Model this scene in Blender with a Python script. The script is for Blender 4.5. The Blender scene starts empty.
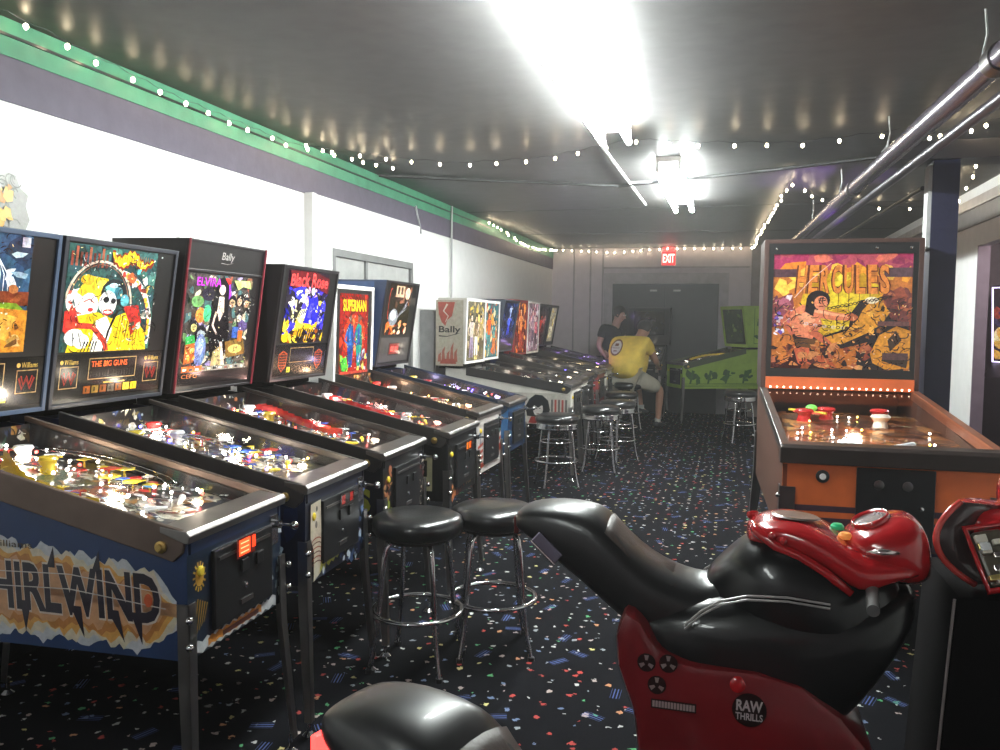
import bpy, bmesh, math, random
from mathutils import Vector, Matrix
S = bpy.context.scene
COL = S.collection
PI = math.pi
HAZE = .0065

# ---------------------------------------------------------------- helpers
def link(o, parent=None):
    COL.objects.link(o)
    if parent is not None: o.parent = parent
    return o

def tag(o, label=None, cat=None, group=None, kind=None):
    if label: o['label'] = label
    if cat: o['category'] = cat
    if group: o['group'] = group
    if kind: o['kind'] = kind
    return o

def empty(name, loc=(0, 0, 0), rz=0.0, **k):
    o = bpy.data.objects.new(name, None)
    o.empty_display_size = .1
    link(o); o.location = loc; o.rotation_euler = (0, 0, rz)
    return tag(o, **k)

_M = {}
def mat(name, col=(.5, .5, .5), rough=.5, metal=0.0, emis=None, es=1.0, coat=0.0, spec=.5, bump=None, alpha=None, vary=.12):
    """procedural material: base colour broken up by a little noise"""
    if name in _M: return _M[name]
    m = bpy.data.materials.new(name); m.use_nodes = True
    nt = m.node_tree; b = nt.nodes['Principled BSDF']
    b.inputs['Roughness'].default_value = rough
    b.inputs['Metallic'].default_value = metal
    b.inputs['Coat Weight'].default_value = coat
    b.inputs['Specular IOR Level'].default_value = spec
    tc = nt.nodes.new('ShaderNodeTexCoord')
    nz = nt.nodes.new('ShaderNodeTexNoise'); nz.inputs['Scale'].default_value = 9; nz.inputs['Detail'].default_value = 4
    nt.links.new(tc.outputs['Object'], nz.inputs['Vector'])
    rp = nt.nodes.new('ShaderNodeValToRGB')
    rp.color_ramp.elements[0].position = .3; rp.color_ramp.elements[1].position = .7
    rp.color_ramp.elements[0].color = tuple(c * (1 - vary) for c in col) + (1,)
    rp.color_ramp.elements[1].color = tuple(min(1, c * (1 + vary)) for c in col) + (1,)
    nt.links.new(nz.outputs['Fac'], rp.inputs['Fac'])
    nt.links.new(rp.outputs['Color'], b.inputs['Base Color'])
    if bump:
        sc, st = bump
        n2 = nt.nodes.new('ShaderNodeTexNoise'); n2.inputs['Scale'].default_value = sc; n2.inputs['Detail'].default_value = 5
        nt.links.new(tc.outputs['Object'], n2.inputs['Vector'])
        bp = nt.nodes.new('ShaderNodeBump'); bp.inputs['Strength'].default_value = st; bp.inputs['Distance'].default_value = .02
        nt.links.new(n2.outputs['Fac'], bp.inputs['Height']); nt.links.new(bp.outputs['Normal'], b.inputs['Normal'])
    if emis:
        b.inputs['Emission Color'].default_value = tuple(emis) + (1,)
        b.inputs['Emission Strength'].default_value = es
    _M[name] = m
    return m

def art_mat(name, es=0.0, rough=.35, coat=.4, grain=(38, .50, .28)):
    """printed artwork: colour read from the faces' own colours; es > 0 is a backlit panel"""
    if name in _M: return _M[name]
    m = bpy.data.materials.new(name); m.use_nodes = True
    nt = m.node_tree; b = nt.nodes['Principled BSDF']
    a = nt.nodes.new('ShaderNodeVertexColor'); a.layer_name = 'Col'
    # fine printed detail: brightness and tint broken up by noise
    tc = nt.nodes.new('ShaderNodeTexCoord'); nz = nt.nodes.new('ShaderNodeTexNoise')
    nz.inputs['Scale'].default_value = grain[0]; nz.inputs['Detail'].default_value = 5; nz.inputs['Roughness'].default_value = .7
    nt.links.new(tc.outputs['Object'], nz.inputs['Vector'])
    rp = nt.nodes.new('ShaderNodeValToRGB'); rp.color_ramp.elements[0].position = .36; rp.color_ramp.elements[1].position = .62
    lo_, hi_ = 1 - grain[1], 1 + grain[1] * .35
    rp.color_ramp.elements[0].color = (lo_, lo_, lo_, 1); rp.color_ramp.elements[1].color = (hi_, hi_, hi_, 1)
    nt.links.new(nz.outputs['Fac'], rp.inputs['Fac'])
    mu = nt.nodes.new('ShaderNodeMix'); mu.data_type = 'RGBA'; mu.blend_type = 'MULTIPLY'; mu.inputs['Factor'].default_value = 1
    nt.links.new(a.outputs['Color'], mu.inputs[6]); nt.links.new(rp.outputs['Color'], mu.inputs[7])
    ov = nt.nodes.new('ShaderNodeMix'); ov.data_type = 'RGBA'; ov.blend_type = 'OVERLAY'; ov.inputs['Factor'].default_value = grain[2]
    n2 = nt.nodes.new('ShaderNodeTexNoise'); n2.inputs['Scale'].default_value = grain[0] * .6; n2.inputs['Detail'].default_value = 3
    nt.links.new(tc.outputs['Object'], n2.inputs['Vector'])
    nt.links.new(mu.outputs[2], ov.inputs[6]); nt.links.new(n2.outputs['Color'], ov.inputs[7])
    colr = ov.outputs[2]
    nt.links.new(colr, b.inputs['Base Color'])
    b.inputs['Roughness'].default_value = rough; b.inputs['Coat Weight'].default_value = coat
    b.inputs['Coat Roughness'].default_value = .08
    if es > 0:
        nt.links.new(colr, b.inputs['Emission Color'])
        b.inputs['Emission Strength'].default_value = es
    _M[name] = m
    return m

def glass_mat(name, tint=(.95, .97, 1), gloss=.10):
    if name in _M: return _M[name]
    m = bpy.data.materials.new(name); m.use_nodes = True
    nt = m.node_tree; nt.nodes.clear()
    out = nt.nodes.new('ShaderNodeOutputMaterial'); mx = nt.nodes.new('ShaderNodeMixShader')
    tr = nt.nodes.new('ShaderNodeBsdfTransparent'); gl = nt.nodes.new('ShaderNodeBsdfGlossy')
    tr.inputs['Color'].default_value = tint + (1,); gl.inputs['Roughness'].default_value = .07
    lw = nt.nodes.new('ShaderNodeLayerWeight'); lw.inputs['Blend'].default_value = .5
    pw = nt.nodes.new('ShaderNodeMath'); pw.operation = 'POWER'; pw.inputs[1].default_value = 5
    ml = nt.nodes.new('ShaderNodeMath'); ml.operation = 'MULTIPLY_ADD'; ml.inputs[1].default_value = .32; ml.inputs[2].default_value = gloss * .12
    nt.links.new(lw.outputs['Facing'], pw.inputs[0]); nt.links.new(pw.outputs[0], ml.inputs[0]); nt.links.new(ml.outputs[0], mx.inputs['Fac'])
    nt.links.new(tr.outputs[0], mx.inputs[1]); nt.links.new(gl.outputs[0], mx.inputs[2])
    nt.links.new(mx.outputs[0], out.inputs['Surface'])
    _M[name] = m
    return m

class MB:
    """collects shapes, builds ONE mesh object"""
    def __init__(s): s.bm = bmesh.new()
    def _x(s, vs, M):
        if M is not None:
            for v in vs: v.co = M @ v.co
    def box(s, x0, x1, y0, y1, z0, z1, M=None, bev=0):
        r = bmesh.ops.create_cube(s.bm, size=1)
        vs = r['verts']
        for v in vs:
            v.co = Vector(((x0 + x1) / 2 + v.co.x * (x1 - x0), (y0 + y1) / 2 + v.co.y * (y1 - y0), (z0 + z1) / 2 + v.co.z * (z1 - z0)))
        if bev:
            es = list({e for v in vs for e in v.link_edges})
            r2 = bmesh.ops.bevel(s.bm, geom=es, offset=bev, segments=2, affect='EDGES', profile=.5)
            vs = list({v for f in r2['faces'] for v in f.verts} | {v for v in vs if v.is_valid})
        s._x(vs, M); return s
    def prism(s, prof, y0, y1, M=None, bev=0, axis='y'):
        """profile of (a, b) pairs extruded; axis y: points are (x,z); axis x: (y,z); axis z: (x,y)"""
        def P(a, b, t):
            return {'y': (a, t, b), 'x': (t, a, b), 'z': (a, b, t)}[axis]
        A = [s.bm.verts.new(P(a, b, y0)) for a, b in prof]
        B = [s.bm.verts.new(P(a, b, y1)) for a, b in prof]
        n = len(prof)
        fs = [s.bm.faces.new(A), s.bm.faces.new(B[::-1])]
        for i in range(n):
            fs.append(s.bm.faces.new((A[i], B[i], B[(i + 1) % n], A[(i + 1) % n])))
        bmesh.ops.recalc_face_normals(s.bm, faces=fs)
        vs = A + B
        if bev:
            es = list({e for v in vs for e in v.link_edges})
            r2 = bmesh.ops.bevel(s.bm, geom=es, offset=bev, segments=2, affect='EDGES', profile=.5)
            vs = list({v for f in r2['faces'] for v in f.verts} | {v for v in vs if v.is_valid})
        s._x(vs, M); return s
    def tube(s, pts, r, n=10, closed=False, caps=True):
        pts = [Vector(p) for p in pts]; N = len(pts)
        rad = r if isinstance(r, (list, tuple)) else [r] * N
        rings = []; up = None
        for i, p in enumerate(pts):
            if closed: t = (pts[(i + 1) % N] - pts[i - 1]).normalized()
            elif i == 0: t = (pts[1] - p).normalized()
            elif i == N - 1: t = (p - pts[-2]).normalized()
            else: t = (pts[i + 1] - pts[i - 1]).normalized()
            if up is None:
                up = Vector((0, 0, 1)) if abs(t.z) < .9 else Vector((1, 0, 0))
            a = (up - t * up.dot(t)).normalized(); b = t.cross(a); up = a
            rings.append([s.bm.verts.new(p + (a * math.cos(2 * PI * k / n) + b * math.sin(2 * PI * k / n)) * rad[i]) for k in range(n)])
        m = N if closed else N - 1
        for i in range(m):
            A, B = rings[i], rings[(i + 1) % N]
            for k in range(n):
                s.bm.faces.new((A[k], A[(k + 1) % n], B[(k + 1) % n], B[k]))
        if caps and not closed:
            s.bm.faces.new(rings[0][::-1]); s.bm.faces.new(rings[-1])
        return s
    def lathe(s, prof, c=(0, 0, 0), n=24, M=None):
        """prof: list of (r, z)"""
        rings = []
        for r, z in prof:
            if r < 1e-5: rings.append([s.bm.verts.new((c[0], c[1], c[2] + z))])
            else: rings.append([s.bm.verts.new((c[0] + r * math.cos(2 * PI * k / n), c[1] + r * math.sin(2 * PI * k / n), c[2] + z)) for k in range(n)])
        for A, B in zip(rings, rings[1:]):
            for k in range(n):
                q = [A[k % len(A)], A[(k + 1) % len(A)], B[(k + 1) % len(B)], B[k % len(B)]]
                u = []
                for v in q:
                    if v not in u: u.append(v)
                if len(u) > 2: s.bm.faces.new(u)
        vs = [v for R in rings for v in R]
        s._x(vs, M); return s
    def cyl(s, a, b, r, n=16): return s.tube([a, b], r, n)
    def ball(s, c, r, seg=12, sc=(1, 1, 1)):
        q = bmesh.ops.create_uvsphere(s.bm, u_segments=seg, v_segments=max(6, seg // 2 + 2), radius=r)
        for v in q['verts']: v.co = Vector((v.co.x * sc[0] + c[0], v.co.y * sc[1] + c[1], v.co.z * sc[2] + c[2]))
        return s
    def loft(s, rings, caps=True):
        R = [[s.bm.verts.new(p) for p in ring] for ring in rings]
        n = len(R[0])
        for A, B in zip(R, R[1:]):
            for k in range(n): s.bm.faces.new((A[k], A[(k + 1) % n], B[(k + 1) % n], B[k]))
        if caps: s.bm.faces.new(R[0][::-1]); s.bm.faces.new(R[-1])
        return s
    def build(s, name, m, parent=None, smooth=False, sub=0, auto=None):
        bmesh.ops.recalc_face_normals(s.bm, faces=s.bm.faces[:])
        me = bpy.data.meshes.new(name); s.bm.to_mesh(me); s.bm.free()
        me.materials.append(m)
        if smooth:
            for p in me.polygons: p.use_smooth = True
            if auto:
                try: me.set_sharp_from_angle(angle=auto)
                except Exception: pass
        o = bpy.data.objects.new(name, me); link(o, parent)
        if sub:
            md = o.modifiers.new('Subdivision', 'SUBSURF'); md.levels = sub; md.render_levels = sub
        return o

_TXT = {}
def text_faces(s, bold=.0):
    key = (s, bold)
    if key in _TXT: return _TXT[key]
    cu = bpy.data.curves.new('lettering', 'FONT'); cu.body = s; cu.size = 1; cu.offset = bold; cu.resolution_u = 3
    cu.fill_mode = 'FRONT'
    o = bpy.data.objects.new('lettering', cu); COL.objects.link(o)
    dg = bpy.context.evaluated_depsgraph_get()
    me = o.evaluated_get(dg).to_mesh()
    vs = [(v.co.x, v.co.y) for v in me.vertices]; fs = [tuple(p.vertices) for p in me.polygons]
    o.evaluated_get(dg).to_mesh_clear()
    bpy.data.objects.remove(o); bpy.data.curves.remove(cu)
    x0 = min(v[0] for v in vs); x1 = max(v[0] for v in vs); y0 = min(v[1] for v in vs); y1 = max(v[1] for v in vs)
    vs = [((x - x0) / (x1 - x0), (y - y0) / (y1 - y0)) for x, y in vs]
    _TXT[key] = (vs, fs); return _TXT[key]

def hexc(h):
    h = h.lstrip('#'); v = [int(h[i:i + 2], 16) / 255 for i in (0, 2, 4)]
    return tuple(((c + .055) / 1.055) ** 2.4 if c > .04045 else c / 12.92 for c in v)

class Art:
    """flat artwork of coloured pieces on a plane: origin O, directions u (right) and v (up), in metres"""
    def __init__(s, O, u, v, step=.00010):
        s.O = Vector(O); s.u = Vector(u).normalized(); s.v = Vector(v).normalized(); s.n = s.u.cross(s.v)
        s.V = []; s.F = []; s.C = []; s.k = 0; s.step = step; s.clip = None; s.fr = (0, 0, 1, 1)
    def P(s, x, y):
        if s.clip:
            x = min(max(x, s.clip[0]), s.clip[1]); y = min(max(y, s.clip[2]), s.clip[3])
        x = s.fr[0] + x * s.fr[2]; y = s.fr[1] + y * s.fr[3]
        return s.O + s.u * x + s.v * y + s.n * (s.k * s.step)
    def poly(s, pts, c, up=True):
        if isinstance(c, str): c = hexc(c)
        if up: s.k += 1
        i = len(s.V)
        s.V += [s.P(*p) for p in pts]; s.F.append(tuple(range(i, i + len(pts)))); s.C.append(c); return s
    def rect(s, x0, y0, x1, y1, c): return s.poly([(x0, y0), (x1, y0), (x1, y1), (x0, y1)], c)
    def ell(s, cx, cy, rx, ry=None, c='ffffff', rot=0, n=14, a0=0, a1=2 * PI):
        ry = ry or rx
        ps = []
        for k in range(n):
            t = a0 + (a1 - a0) * k / (n if abs(a1 - a0 - 2 * PI) < 1e-6 else n - 1)
            x, y = rx * math.cos(t), ry * math.sin(t)
            ps.append((cx + x * math.cos(rot) - y * math.sin(rot), cy + x * math.sin(rot) + y * math.cos(rot)))
        return s.poly(ps, c)
    def stroke(s, pts, w, c, w1=None):
        if isinstance(c, str): c = hexc(c)
        s.k += 1; n = len(pts); w1 = w if w1 is None else w1
        L = []; R = []
        for i, p in enumerate(pts):
            a = pts[max(0, i - 1)]; b = pts[min(n - 1, i + 1)]
            dx, dy = b[0] - a[0], b[1] - a[1]; d = math.hypot(dx, dy) or 1
            ww = (w + (w1 - w) * i / (n - 1)) / 2
            L.append((p[0] - dy / d * ww, p[1] + dx / d * ww)); R.append((p[0] + dy / d * ww, p[1] - dx / d * ww))
        i0 = len(s.V)
        for p in L: s.V.append(s.P(*p))
        for p in R: s.V.append(s.P(*p))
        for i in range(n - 1):
            s.F.append((i0 + i, i0 + n + i, i0 + n + i + 1, i0 + i + 1)); s.C.append(c)
        return s
    def arc(s, cx, cy, rx, ry, a0, a1, w, c, n=14):
        return s.stroke([(cx + rx * math.cos(a0 + (a1 - a0) * k / (n - 1)), cy + ry * math.sin(a0 + (a1 - a0) * k / (n - 1))) for k in range(n)], w, c)
    def blobs(s, n, box, pal, size, rnd, jag=.45):
        for _ in range(n):
            x = rnd.uniform(box[0], box[2]); y = rnd.uniform(box[1], box[3]); r = rnd.uniform(*size); a = rnd.uniform(0, PI); e = rnd.uniform(.25, 1)
            m = rnd.randint(5, 8); ps = []
            for k in range(m):
                t = 2 * PI * k / m; q = r * (1 + rnd.uniform(-jag, jag)); X, Y = q * math.cos(t), q * e * math.sin(t)
                ps.append((x + X * math.cos(a) - Y * math.sin(a), y + X * math.sin(a) + Y * math.cos(a)))
            s.poly(ps, rnd.choice(pal))
        return s
    def text(s, t, x, y, w, h, c, bold=.0, shear=0.0, arch=0.0, outline=None, ow=.05, top=None):
        if isinstance(c, str): c = hexc(c)
        if outline: s.text(t, x - w * ow * .12, y - h * ow, w * (1 + ow * .24), h * (1 + 2 * ow), outline, bold + .035, shear, arch)
        vs, fs = text_faces(t, bold); s.k += 2; i0 = len(s.V)
        for a, b in vs:
            X = x + a * w + shear * b * h; Y = y + b * h * (1 + (arch if arch else 0) * (1 - (2 * a - 1) ** 2)); s.V.append(s.P(X, Y))
        for f in fs: s.F.append(tuple(i0 + k for k in f)); s.C.append(c)
        return s
    def ink(s, n, R, dark='14100f', lights=('f4efe4', 'e8d890', 'c8d8d8'), box=(0, 0, 1, 1), sc=1.0):
        """thin drawn lines and small highlights over a picture"""
        for k in range(n):
            x, y = R.uniform(box[0], box[2]), R.uniform(box[1], box[3]); a0 = R.uniform(0, 6.28); r = R.uniform(.03, .10) * sc
            if k % 3: s.arc(x, y, r, r * R.uniform(.6, 1.3), a0, a0 + R.uniform(.5, 1.8), R.uniform(.005, .012) * sc, dark, 6)
            elif R.random() < .6: s.ell(x, y, R.uniform(.006, .018) * sc, R.uniform(.004, .012) * sc, c=R.choice(lights), rot=a0, n=7)
            else: s.arc(x, y, r * .7, r * .7, a0, a0 + R.uniform(.4, 1.2), .006 * sc, R.choice(lights), 6)
        return s
    def build(s, name, m, parent):
        me = bpy.data.meshes.new(name); me.from_pydata([tuple(v) for v in s.V], [], s.F)
        ca = me.color_attributes.new('Col', 'FLOAT_COLOR', 'CORNER')
        for p in me.polygons:
            c = s.C[p.index]
            for li in p.loop_indices: ca.data[li].color = (c[0], c[1], c[2], 1)
        me.materials.append(m); o = bpy.data.objects.new(name, me); link(o, parent); return o

def copy_tree(o, parent=None):
    c = o.copy(); COL.objects.link(c)
    if parent is not None: c.parent = parent
    for ch in [x for x in bpy.data.objects if x.parent == o]: copy_tree(ch, c)
    return c

# ---------------------------------------------------------------- materials
chrome = mat('chrome', (.75, .75, .77), .14, 1.0, vary=.03)
steel = mat('brushed_steel', (.27, .255, .25), .33, 1.0, vary=.1)
darksteel = mat('dark_steel', (.16, .15, .15), .35, 1.0)
blackp = mat('black_paint', (.012, .012, .013), .35)
blackm = mat('black_metal', (.02, .02, .022), .3, .4)
blackrail = mat('black_rail', (.045, .040, .038), .38, .5)
vinyl = mat('black_vinyl', (.012, .012, .013), .28, coat=.3, bump=(60, .08))
white = mat('white_paint', (.82, .80, .78), .5)
wallpaint = mat('white_wall_paint', (.80, .79, .78), .55, bump=(25, .1), vary=.03)
backpaint = mat('lilac_grey_wall_paint', (.58, .53, .57), .6, bump=(20, .1), vary=.04)
purple = mat('dull_purple_wall_paint', (.105, .088, .125), .6, bump=(18, .1), vary=.1)
greenp = mat('green_wall_paint', (.06, .26, .15), .5, bump=(18, .1), vary=.12)
postp = mat('navy_post_paint', (.009, .009, .034), .5, bump=(14, .15))
ceilp = mat('dark_ceiling_paint', (.052, .050, .050), .46, spec=.35, bump=(3.0, .22), vary=.15)
greyp = mat('grey_paint', (.42, .42, .42), .5)
brass = mat('brass_button', (.65, .45, .15), .35, 1.0)
cream = mat('cream_plastic', (.75, .70, .6), .4)
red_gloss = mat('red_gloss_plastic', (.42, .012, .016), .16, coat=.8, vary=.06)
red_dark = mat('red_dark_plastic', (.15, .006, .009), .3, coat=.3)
black_gloss = mat('black_gloss_plastic', (.008, .008, .009), .30, coat=.35, spec=.3)
playglass = glass_mat('playfield_glass')
backglassm = glass_mat('clear_glass', gloss=.06)
lit = art_mat('backlit_artwork', es=.82, rough=.2, coat=.6)
litdim = art_mat('dim_backlit_artwork', es=.35, rough=.2, coat=.6)
printm = art_mat('printed_artwork', grain=(30, .18, .08))
fieldm = art_mat('playfield_artwork', es=0.0, rough=.3, coat=.8)
bulb_w = mat('warm_bulb', (1, .9, .7), .3, emis=(1, .80, .52), es=60)
lamp_w = mat('white_lamp', (1, 1, 1), .3, emis=(1, .92, .8), es=14)
lamp_y = mat('yellow_lamp', (1, .8, .2), .3, emis=(1, .65, .12), es=9)
lamp_r = mat('red_lamp', (1, .1, .1), .3, emis=(1, .07, .05), es=8)
lamp_b = mat('blue_lamp', (.1, .1, 1), .3, emis=(.12, .10, 1), es=16)
lamp_v = mat('violet_lamp', (.5, .2, 1), .3, emis=(.45, .2, 1), es=12)
plastic_w = mat('white_plastic', (.8, .8, .8), .3)
plastic_r = mat('red_plastic', (.55, .03, .03), .25)
plastic_y = mat('yellow_plastic', (.75, .55, .05), .25)
plastic_b = mat('blue_plastic', (.05, .12, .5), .25)
clearp = glass_mat('clear_ramp_plastic', (.92, .94, .96), .25)

# carpet: black with scattered coloured flecks and bundles of blue dashes
def carpet():
    m = bpy.data.materials.new('confetti_carpet'); m.use_nodes = True; nt = m.node_tree; N = nt.nodes; Lk = nt.links
    b = N['Principled BSDF']; b.inputs['Roughness'].default_value = .9; b.inputs['Specular IOR Level'].default_value = .04
    tc = N.new('ShaderNodeTexCoord')
    nz = N.new('ShaderNodeTexNoise'); nz.inputs['Scale'].default_value = 55; nz.inputs['Detail'].default_value = 2
    Lk.new(tc.outputs['Object'], nz.inputs['Vector'])
    mp = N.new('ShaderNodeMix'); mp.data_type = 'RGBA'; mp.blend_type = 'LINEAR_LIGHT'; mp.inputs['Factor'].default_value = .020
    Lk.new(tc.outputs['Object'], mp.inputs[6]); Lk.new(nz.outputs['Color'], mp.inputs[7])
    last = None
    base = N.new('ShaderNodeTexNoise'); base.inputs['Scale'].default_value = 400
    Lk.new(tc.outputs['Object'], base.inputs['Vector'])
    br = N.new('ShaderNodeValToRGB'); br.color_ramp.elements[0].color = (.003, .003, .0035, 1); br.color_ramp.elements[1].color = (.010, .010, .013, 1)
    Lk.new(base.outputs['Fac'], br.inputs['Fac'])
    cur = br.outputs['Color']
    def layer(scale, thr, keep, cols, off):
        nonlocal cur
        ad = N.new('ShaderNodeVectorMath'); ad.operation = 'ADD'; ad.inputs[1].default_value = off
        Lk.new(mp.outputs[2], ad.inputs[0])
        v = N.new('ShaderNodeTexVoronoi'); v.voronoi_dimensions = '2D'; v.inputs['Scale'].default_value = scale; v.inputs['Randomness'].default_value = 1
        Lk.new(ad.outputs[0], v.inputs['Vector'])
        sp = N.new('ShaderNodeSeparateColor'); Lk.new(v.outputs['Color'], sp.inputs[0])
        lt = N.new('ShaderNodeMath'); lt.operation = 'LESS_THAN'; lt.inputs[1].default_value = thr; Lk.new(v.outputs['Distance'], lt.inputs[0])
        kp = N.new('ShaderNodeMath'); kp.operation = 'LESS_THAN'; kp.inputs[1].default_value = keep; Lk.new(sp.outputs[0], kp.inputs[0])
        mu = N.new('ShaderNodeMath'); mu.operation = 'MULTIPLY'; Lk.new(lt.outputs[0], mu.inputs[0]); Lk.new(kp.outputs[0], mu.inputs[1])
        cr = N.new('ShaderNodeValToRGB'); cr.color_ramp.interpolation = 'CONSTANT'
        els = cr.color_ramp.elements
        for i, c in enumerate(cols):
            e = els[i] if i < 2 else els.new(i / len(cols))
            e.position = i / len(cols); e.color = c + (1,)
        Lk.new(sp.outputs[1], cr.inputs['Fac'])
        mx = N.new('ShaderNodeMix'); mx.data_type = 'RGBA'; Lk.new(mu.outputs[0], mx.inputs['Factor'])
        Lk.new(cur, mx.inputs[6]); Lk.new(cr.outputs['Color'], mx.inputs[7]); cur = mx.outputs[2]
    W = (.52, .52, .49); R = (.42, .07, .06); G = (.12, .40, .18); Bc = (.16, .21, .34); Y = (.60, .52, .22); O = (.58, .27, .14); g = (.30, .33, .35); p = (.46, .37, .34)
    layer(13, .145, .42, [R, p, G, W, Bc, R, Y, g, O, p], (0, 0, 0))
    layer(17, .10, .26, [W, g, W, p, R, G, W, Bc], (3.3, 7.7, 0))
    # dash bundles
    v = N.new('ShaderNodeTexVoronoi'); v.voronoi_dimensions = '2D'; v.inputs['Scale'].default_value = 3.0; Lk.new(tc.outputs['Object'], v.inputs['Vector'])
    df = N.new('ShaderNodeVectorMath'); df.operation = 'SUBTRACT'
    sc = N.new('ShaderNodeVectorMath'); sc.operation = 'SCALE'; sc.inputs['Scale'].default_value = 1
    Lk.new(tc.outputs['Object'], df.inputs[0]); Lk.new(v.outputs['Position'], df.inputs[1])
    sp = N.new('ShaderNodeSeparateColor'); Lk.new(v.outputs['Color'], sp.inputs[0])
    an = N.new('ShaderNodeMath'); an.operation = 'MULTIPLY'; an.inputs[1].default_value = 6.28; Lk.new(sp.outputs[0], an.inputs[0])
    rt = N.new('ShaderNodeVectorRotate'); rt.rotation_type = 'Z_AXIS'; Lk.new(df.outputs[0], rt.inputs['Vector']); Lk.new(an.outputs[0], rt.inputs['Angle'])
    sx = N.new('ShaderNodeSeparateXYZ'); Lk.new(rt.outputs[0], sx.inputs[0])
    def lim(sock, t):
        a = N.new('ShaderNodeMath'); a.operation = 'ABSOLUTE'; Lk.new(sock, a.inputs[0])
        l = N.new('ShaderNodeMath'); l.operation = 'LESS_THAN'; l.inputs[1].default_value = t; Lk.new(a.outputs[0], l.inputs[0]); return l.outputs[0]
    a = lim(sx.outputs[0], .045); bb = lim(sx.outputs[1], .020)
    wv = N.new('ShaderNodeMath'); wv.operation = 'PINGPONG'; wv.inputs[1].default_value = .007; Lk.new(sx.outputs[1], wv.inputs[0])
    gt = N.new('ShaderNodeMath'); gt.operation = 'GREATER_THAN'; gt.inputs[1].default_value = .0045; Lk.new(wv.outputs[0], gt.inputs[0])
    m1 = N.new('ShaderNodeMath'); m1.operation = 'MULTIPLY'; Lk.new(a, m1.inputs[0]); Lk.new(bb, m1.inputs[1])
    m2 = N.new('ShaderNodeMath'); m2.operation = 'MULTIPLY'; Lk.new(m1.outputs[0], m2.inputs[0]); Lk.new(gt.outputs[0], m2.inputs[1])
    mx = N.new('ShaderNodeMix'); mx.data_type = 'RGBA'; Lk.new(m2.outputs[0], mx.inputs['Factor']); Lk.new(cur, mx.inputs[6]); mx.inputs[7].default_value = (.10, .14, .34, 1)
    Lk.new(mx.outputs[2], b.inputs['Base Color'])
    bp = N.new('ShaderNodeBump'); bp.inputs['Strength'].default_value = .5; bp.inputs['Distance'].default_value = .004
    Lk.new(base.outputs['Fac'], bp.inputs['Height']); Lk.new(bp.outputs['Normal'], b.inputs['Normal'])
    return m

# ---------------------------------------------------------------- the setting
WL, WR, YB, YF, HC = -3.1, 2.2, 14.66, -2.6, 2.86
def struct(name, mb, m): return tag(mb.build(name, m), kind='structure')
struct('floor', MB().box(WL - .2, 5.0, YF - .2, YB + .2, -.1, 0), carpet())
struct('ceiling', MB().box(WL - .2, 5.0, YF - .2, YB + .2, HC, HC + .1), ceilp)
struct('wall_left', MB().box(WL - .15, WL, YF - .1, YB + .1, 0, HC), wallpaint)
struct('wall_back', MB().box(WL, 5.0, YB, YB + .15, 0, HC), backpaint)
struct('wall_front', MB().box(WL, 5.0, YF - .15, YF, 0, HC), backpaint)
w = MB(); w.box(WR, WR + .1, 8.62, YB, 0, HC); w.box(WR, WR + .1, 6.6, 8.62, 2.30, HC); w.box(WR, WR + .1, YF, 6.6, 0, HC)
struct('wall_right', w, wallpaint)
struct('wall_outer', MB().box(4.9, 5.0, YF, YB, 0, HC), purple)
struct('wall_side', MB().box(WR + .1, 4.9, 12.4, 12.5, 0, HC), mat('mauve_grey_wall', (.24, .20, .23), .6))
struct('wall_near', MB().box(WR + .1, 4.9, 4.4, 4.5, 0, HC), purple)
# purple and green painted bands along the top of the left wall
struct('trim_1', MB().box(WL, WL + .008, YF, YB, 2.495, 2.692), purple)
struct('trim_2', MB().box(WL, WL + .014, YF, YB, 2.692, 2.855), greenp)
struct('trim_3', MB().box(WL + .014, WL + .024, YF, 10.6, 2.775, 2.787), blackp)  # thin cable with its shadow line put in as one black strip
# grey soffit strip and pale strip on the right wall
struct('trim_4', MB().box(WR - .012, WR, YF, YB, 2.50, 2.665), mat('grey_soffit_paint', (.16, .15, .15), .5))
struct('trim_5', MB().box(WR - .03, WR, YF, YB, 2.665, 2.755), mat('pale_soffit_paint', (.42, .38, .36), .5))
# shallow pilaster on the left wall, a grey door recessed in it
p = MB(); p.box(WL, -3.05, 5.67, 6.0, 0, 2.50); p.box(WL, -3.05, 6.0, 7.73, 2.12, 2.50); p.box(WL, -3.05, 7.73, 7.92, 0, 2.50)
p.box(WL, -3.03, 5.64, 5.70, 0, 2.50)
struct('trim_6', p, wallpaint)
dr = struct('door_1', MB().box(WL, -3.075, 6.0, 7.73, 0, 2.12), mat('grey_door_paint', (.36, .36, .35), .5))
fr = MB(); fr.box(WL + .02, -3.045, 6.0, 6.05, 0, 2.12); fr.box(WL + .02, -3.045, 7.68, 7.73, 0, 2.12); fr.box(WL + .02, -3.045, 6.05, 7.68, 2.06, 2.12); fr.box(WL + .02, -3.055, 6.64, 6.68, 0, 2.06)
fr.build('door_frame', mat('dark_grey_door_frame', (.17, .17, .17), .5), dr)
struct('trim_12', MB().box(WR - .001, WR + .101, 8.60, 8.622, 0, 2.3), mat('mauve_jamb_paint', (.13, .10, .13), .6))
# ceiling: panel joints and a thin cable tray
j = MB(); 
for y in (-.4, 9.6, 12.2): j.box(WL, WR, y, y + .012, HC - .003, HC)
struct('trim_7', j, mat('ceiling_joint', (.03, .03, .03), .4))
j = MB().tube([(-3.05, 6.9, 2.84), (-2.5, 7.2, 2.84), (-1.03, 7.78, 2.82), (.21, 7.4, 2.84), (1.0, 7.0, 2.84), (2.1, 6.6, 2.84)], .014, 6)
tag(j.build('cable', blackp), label='long black cable crossing the ceiling beside the far tube light', cat='cable')
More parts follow.
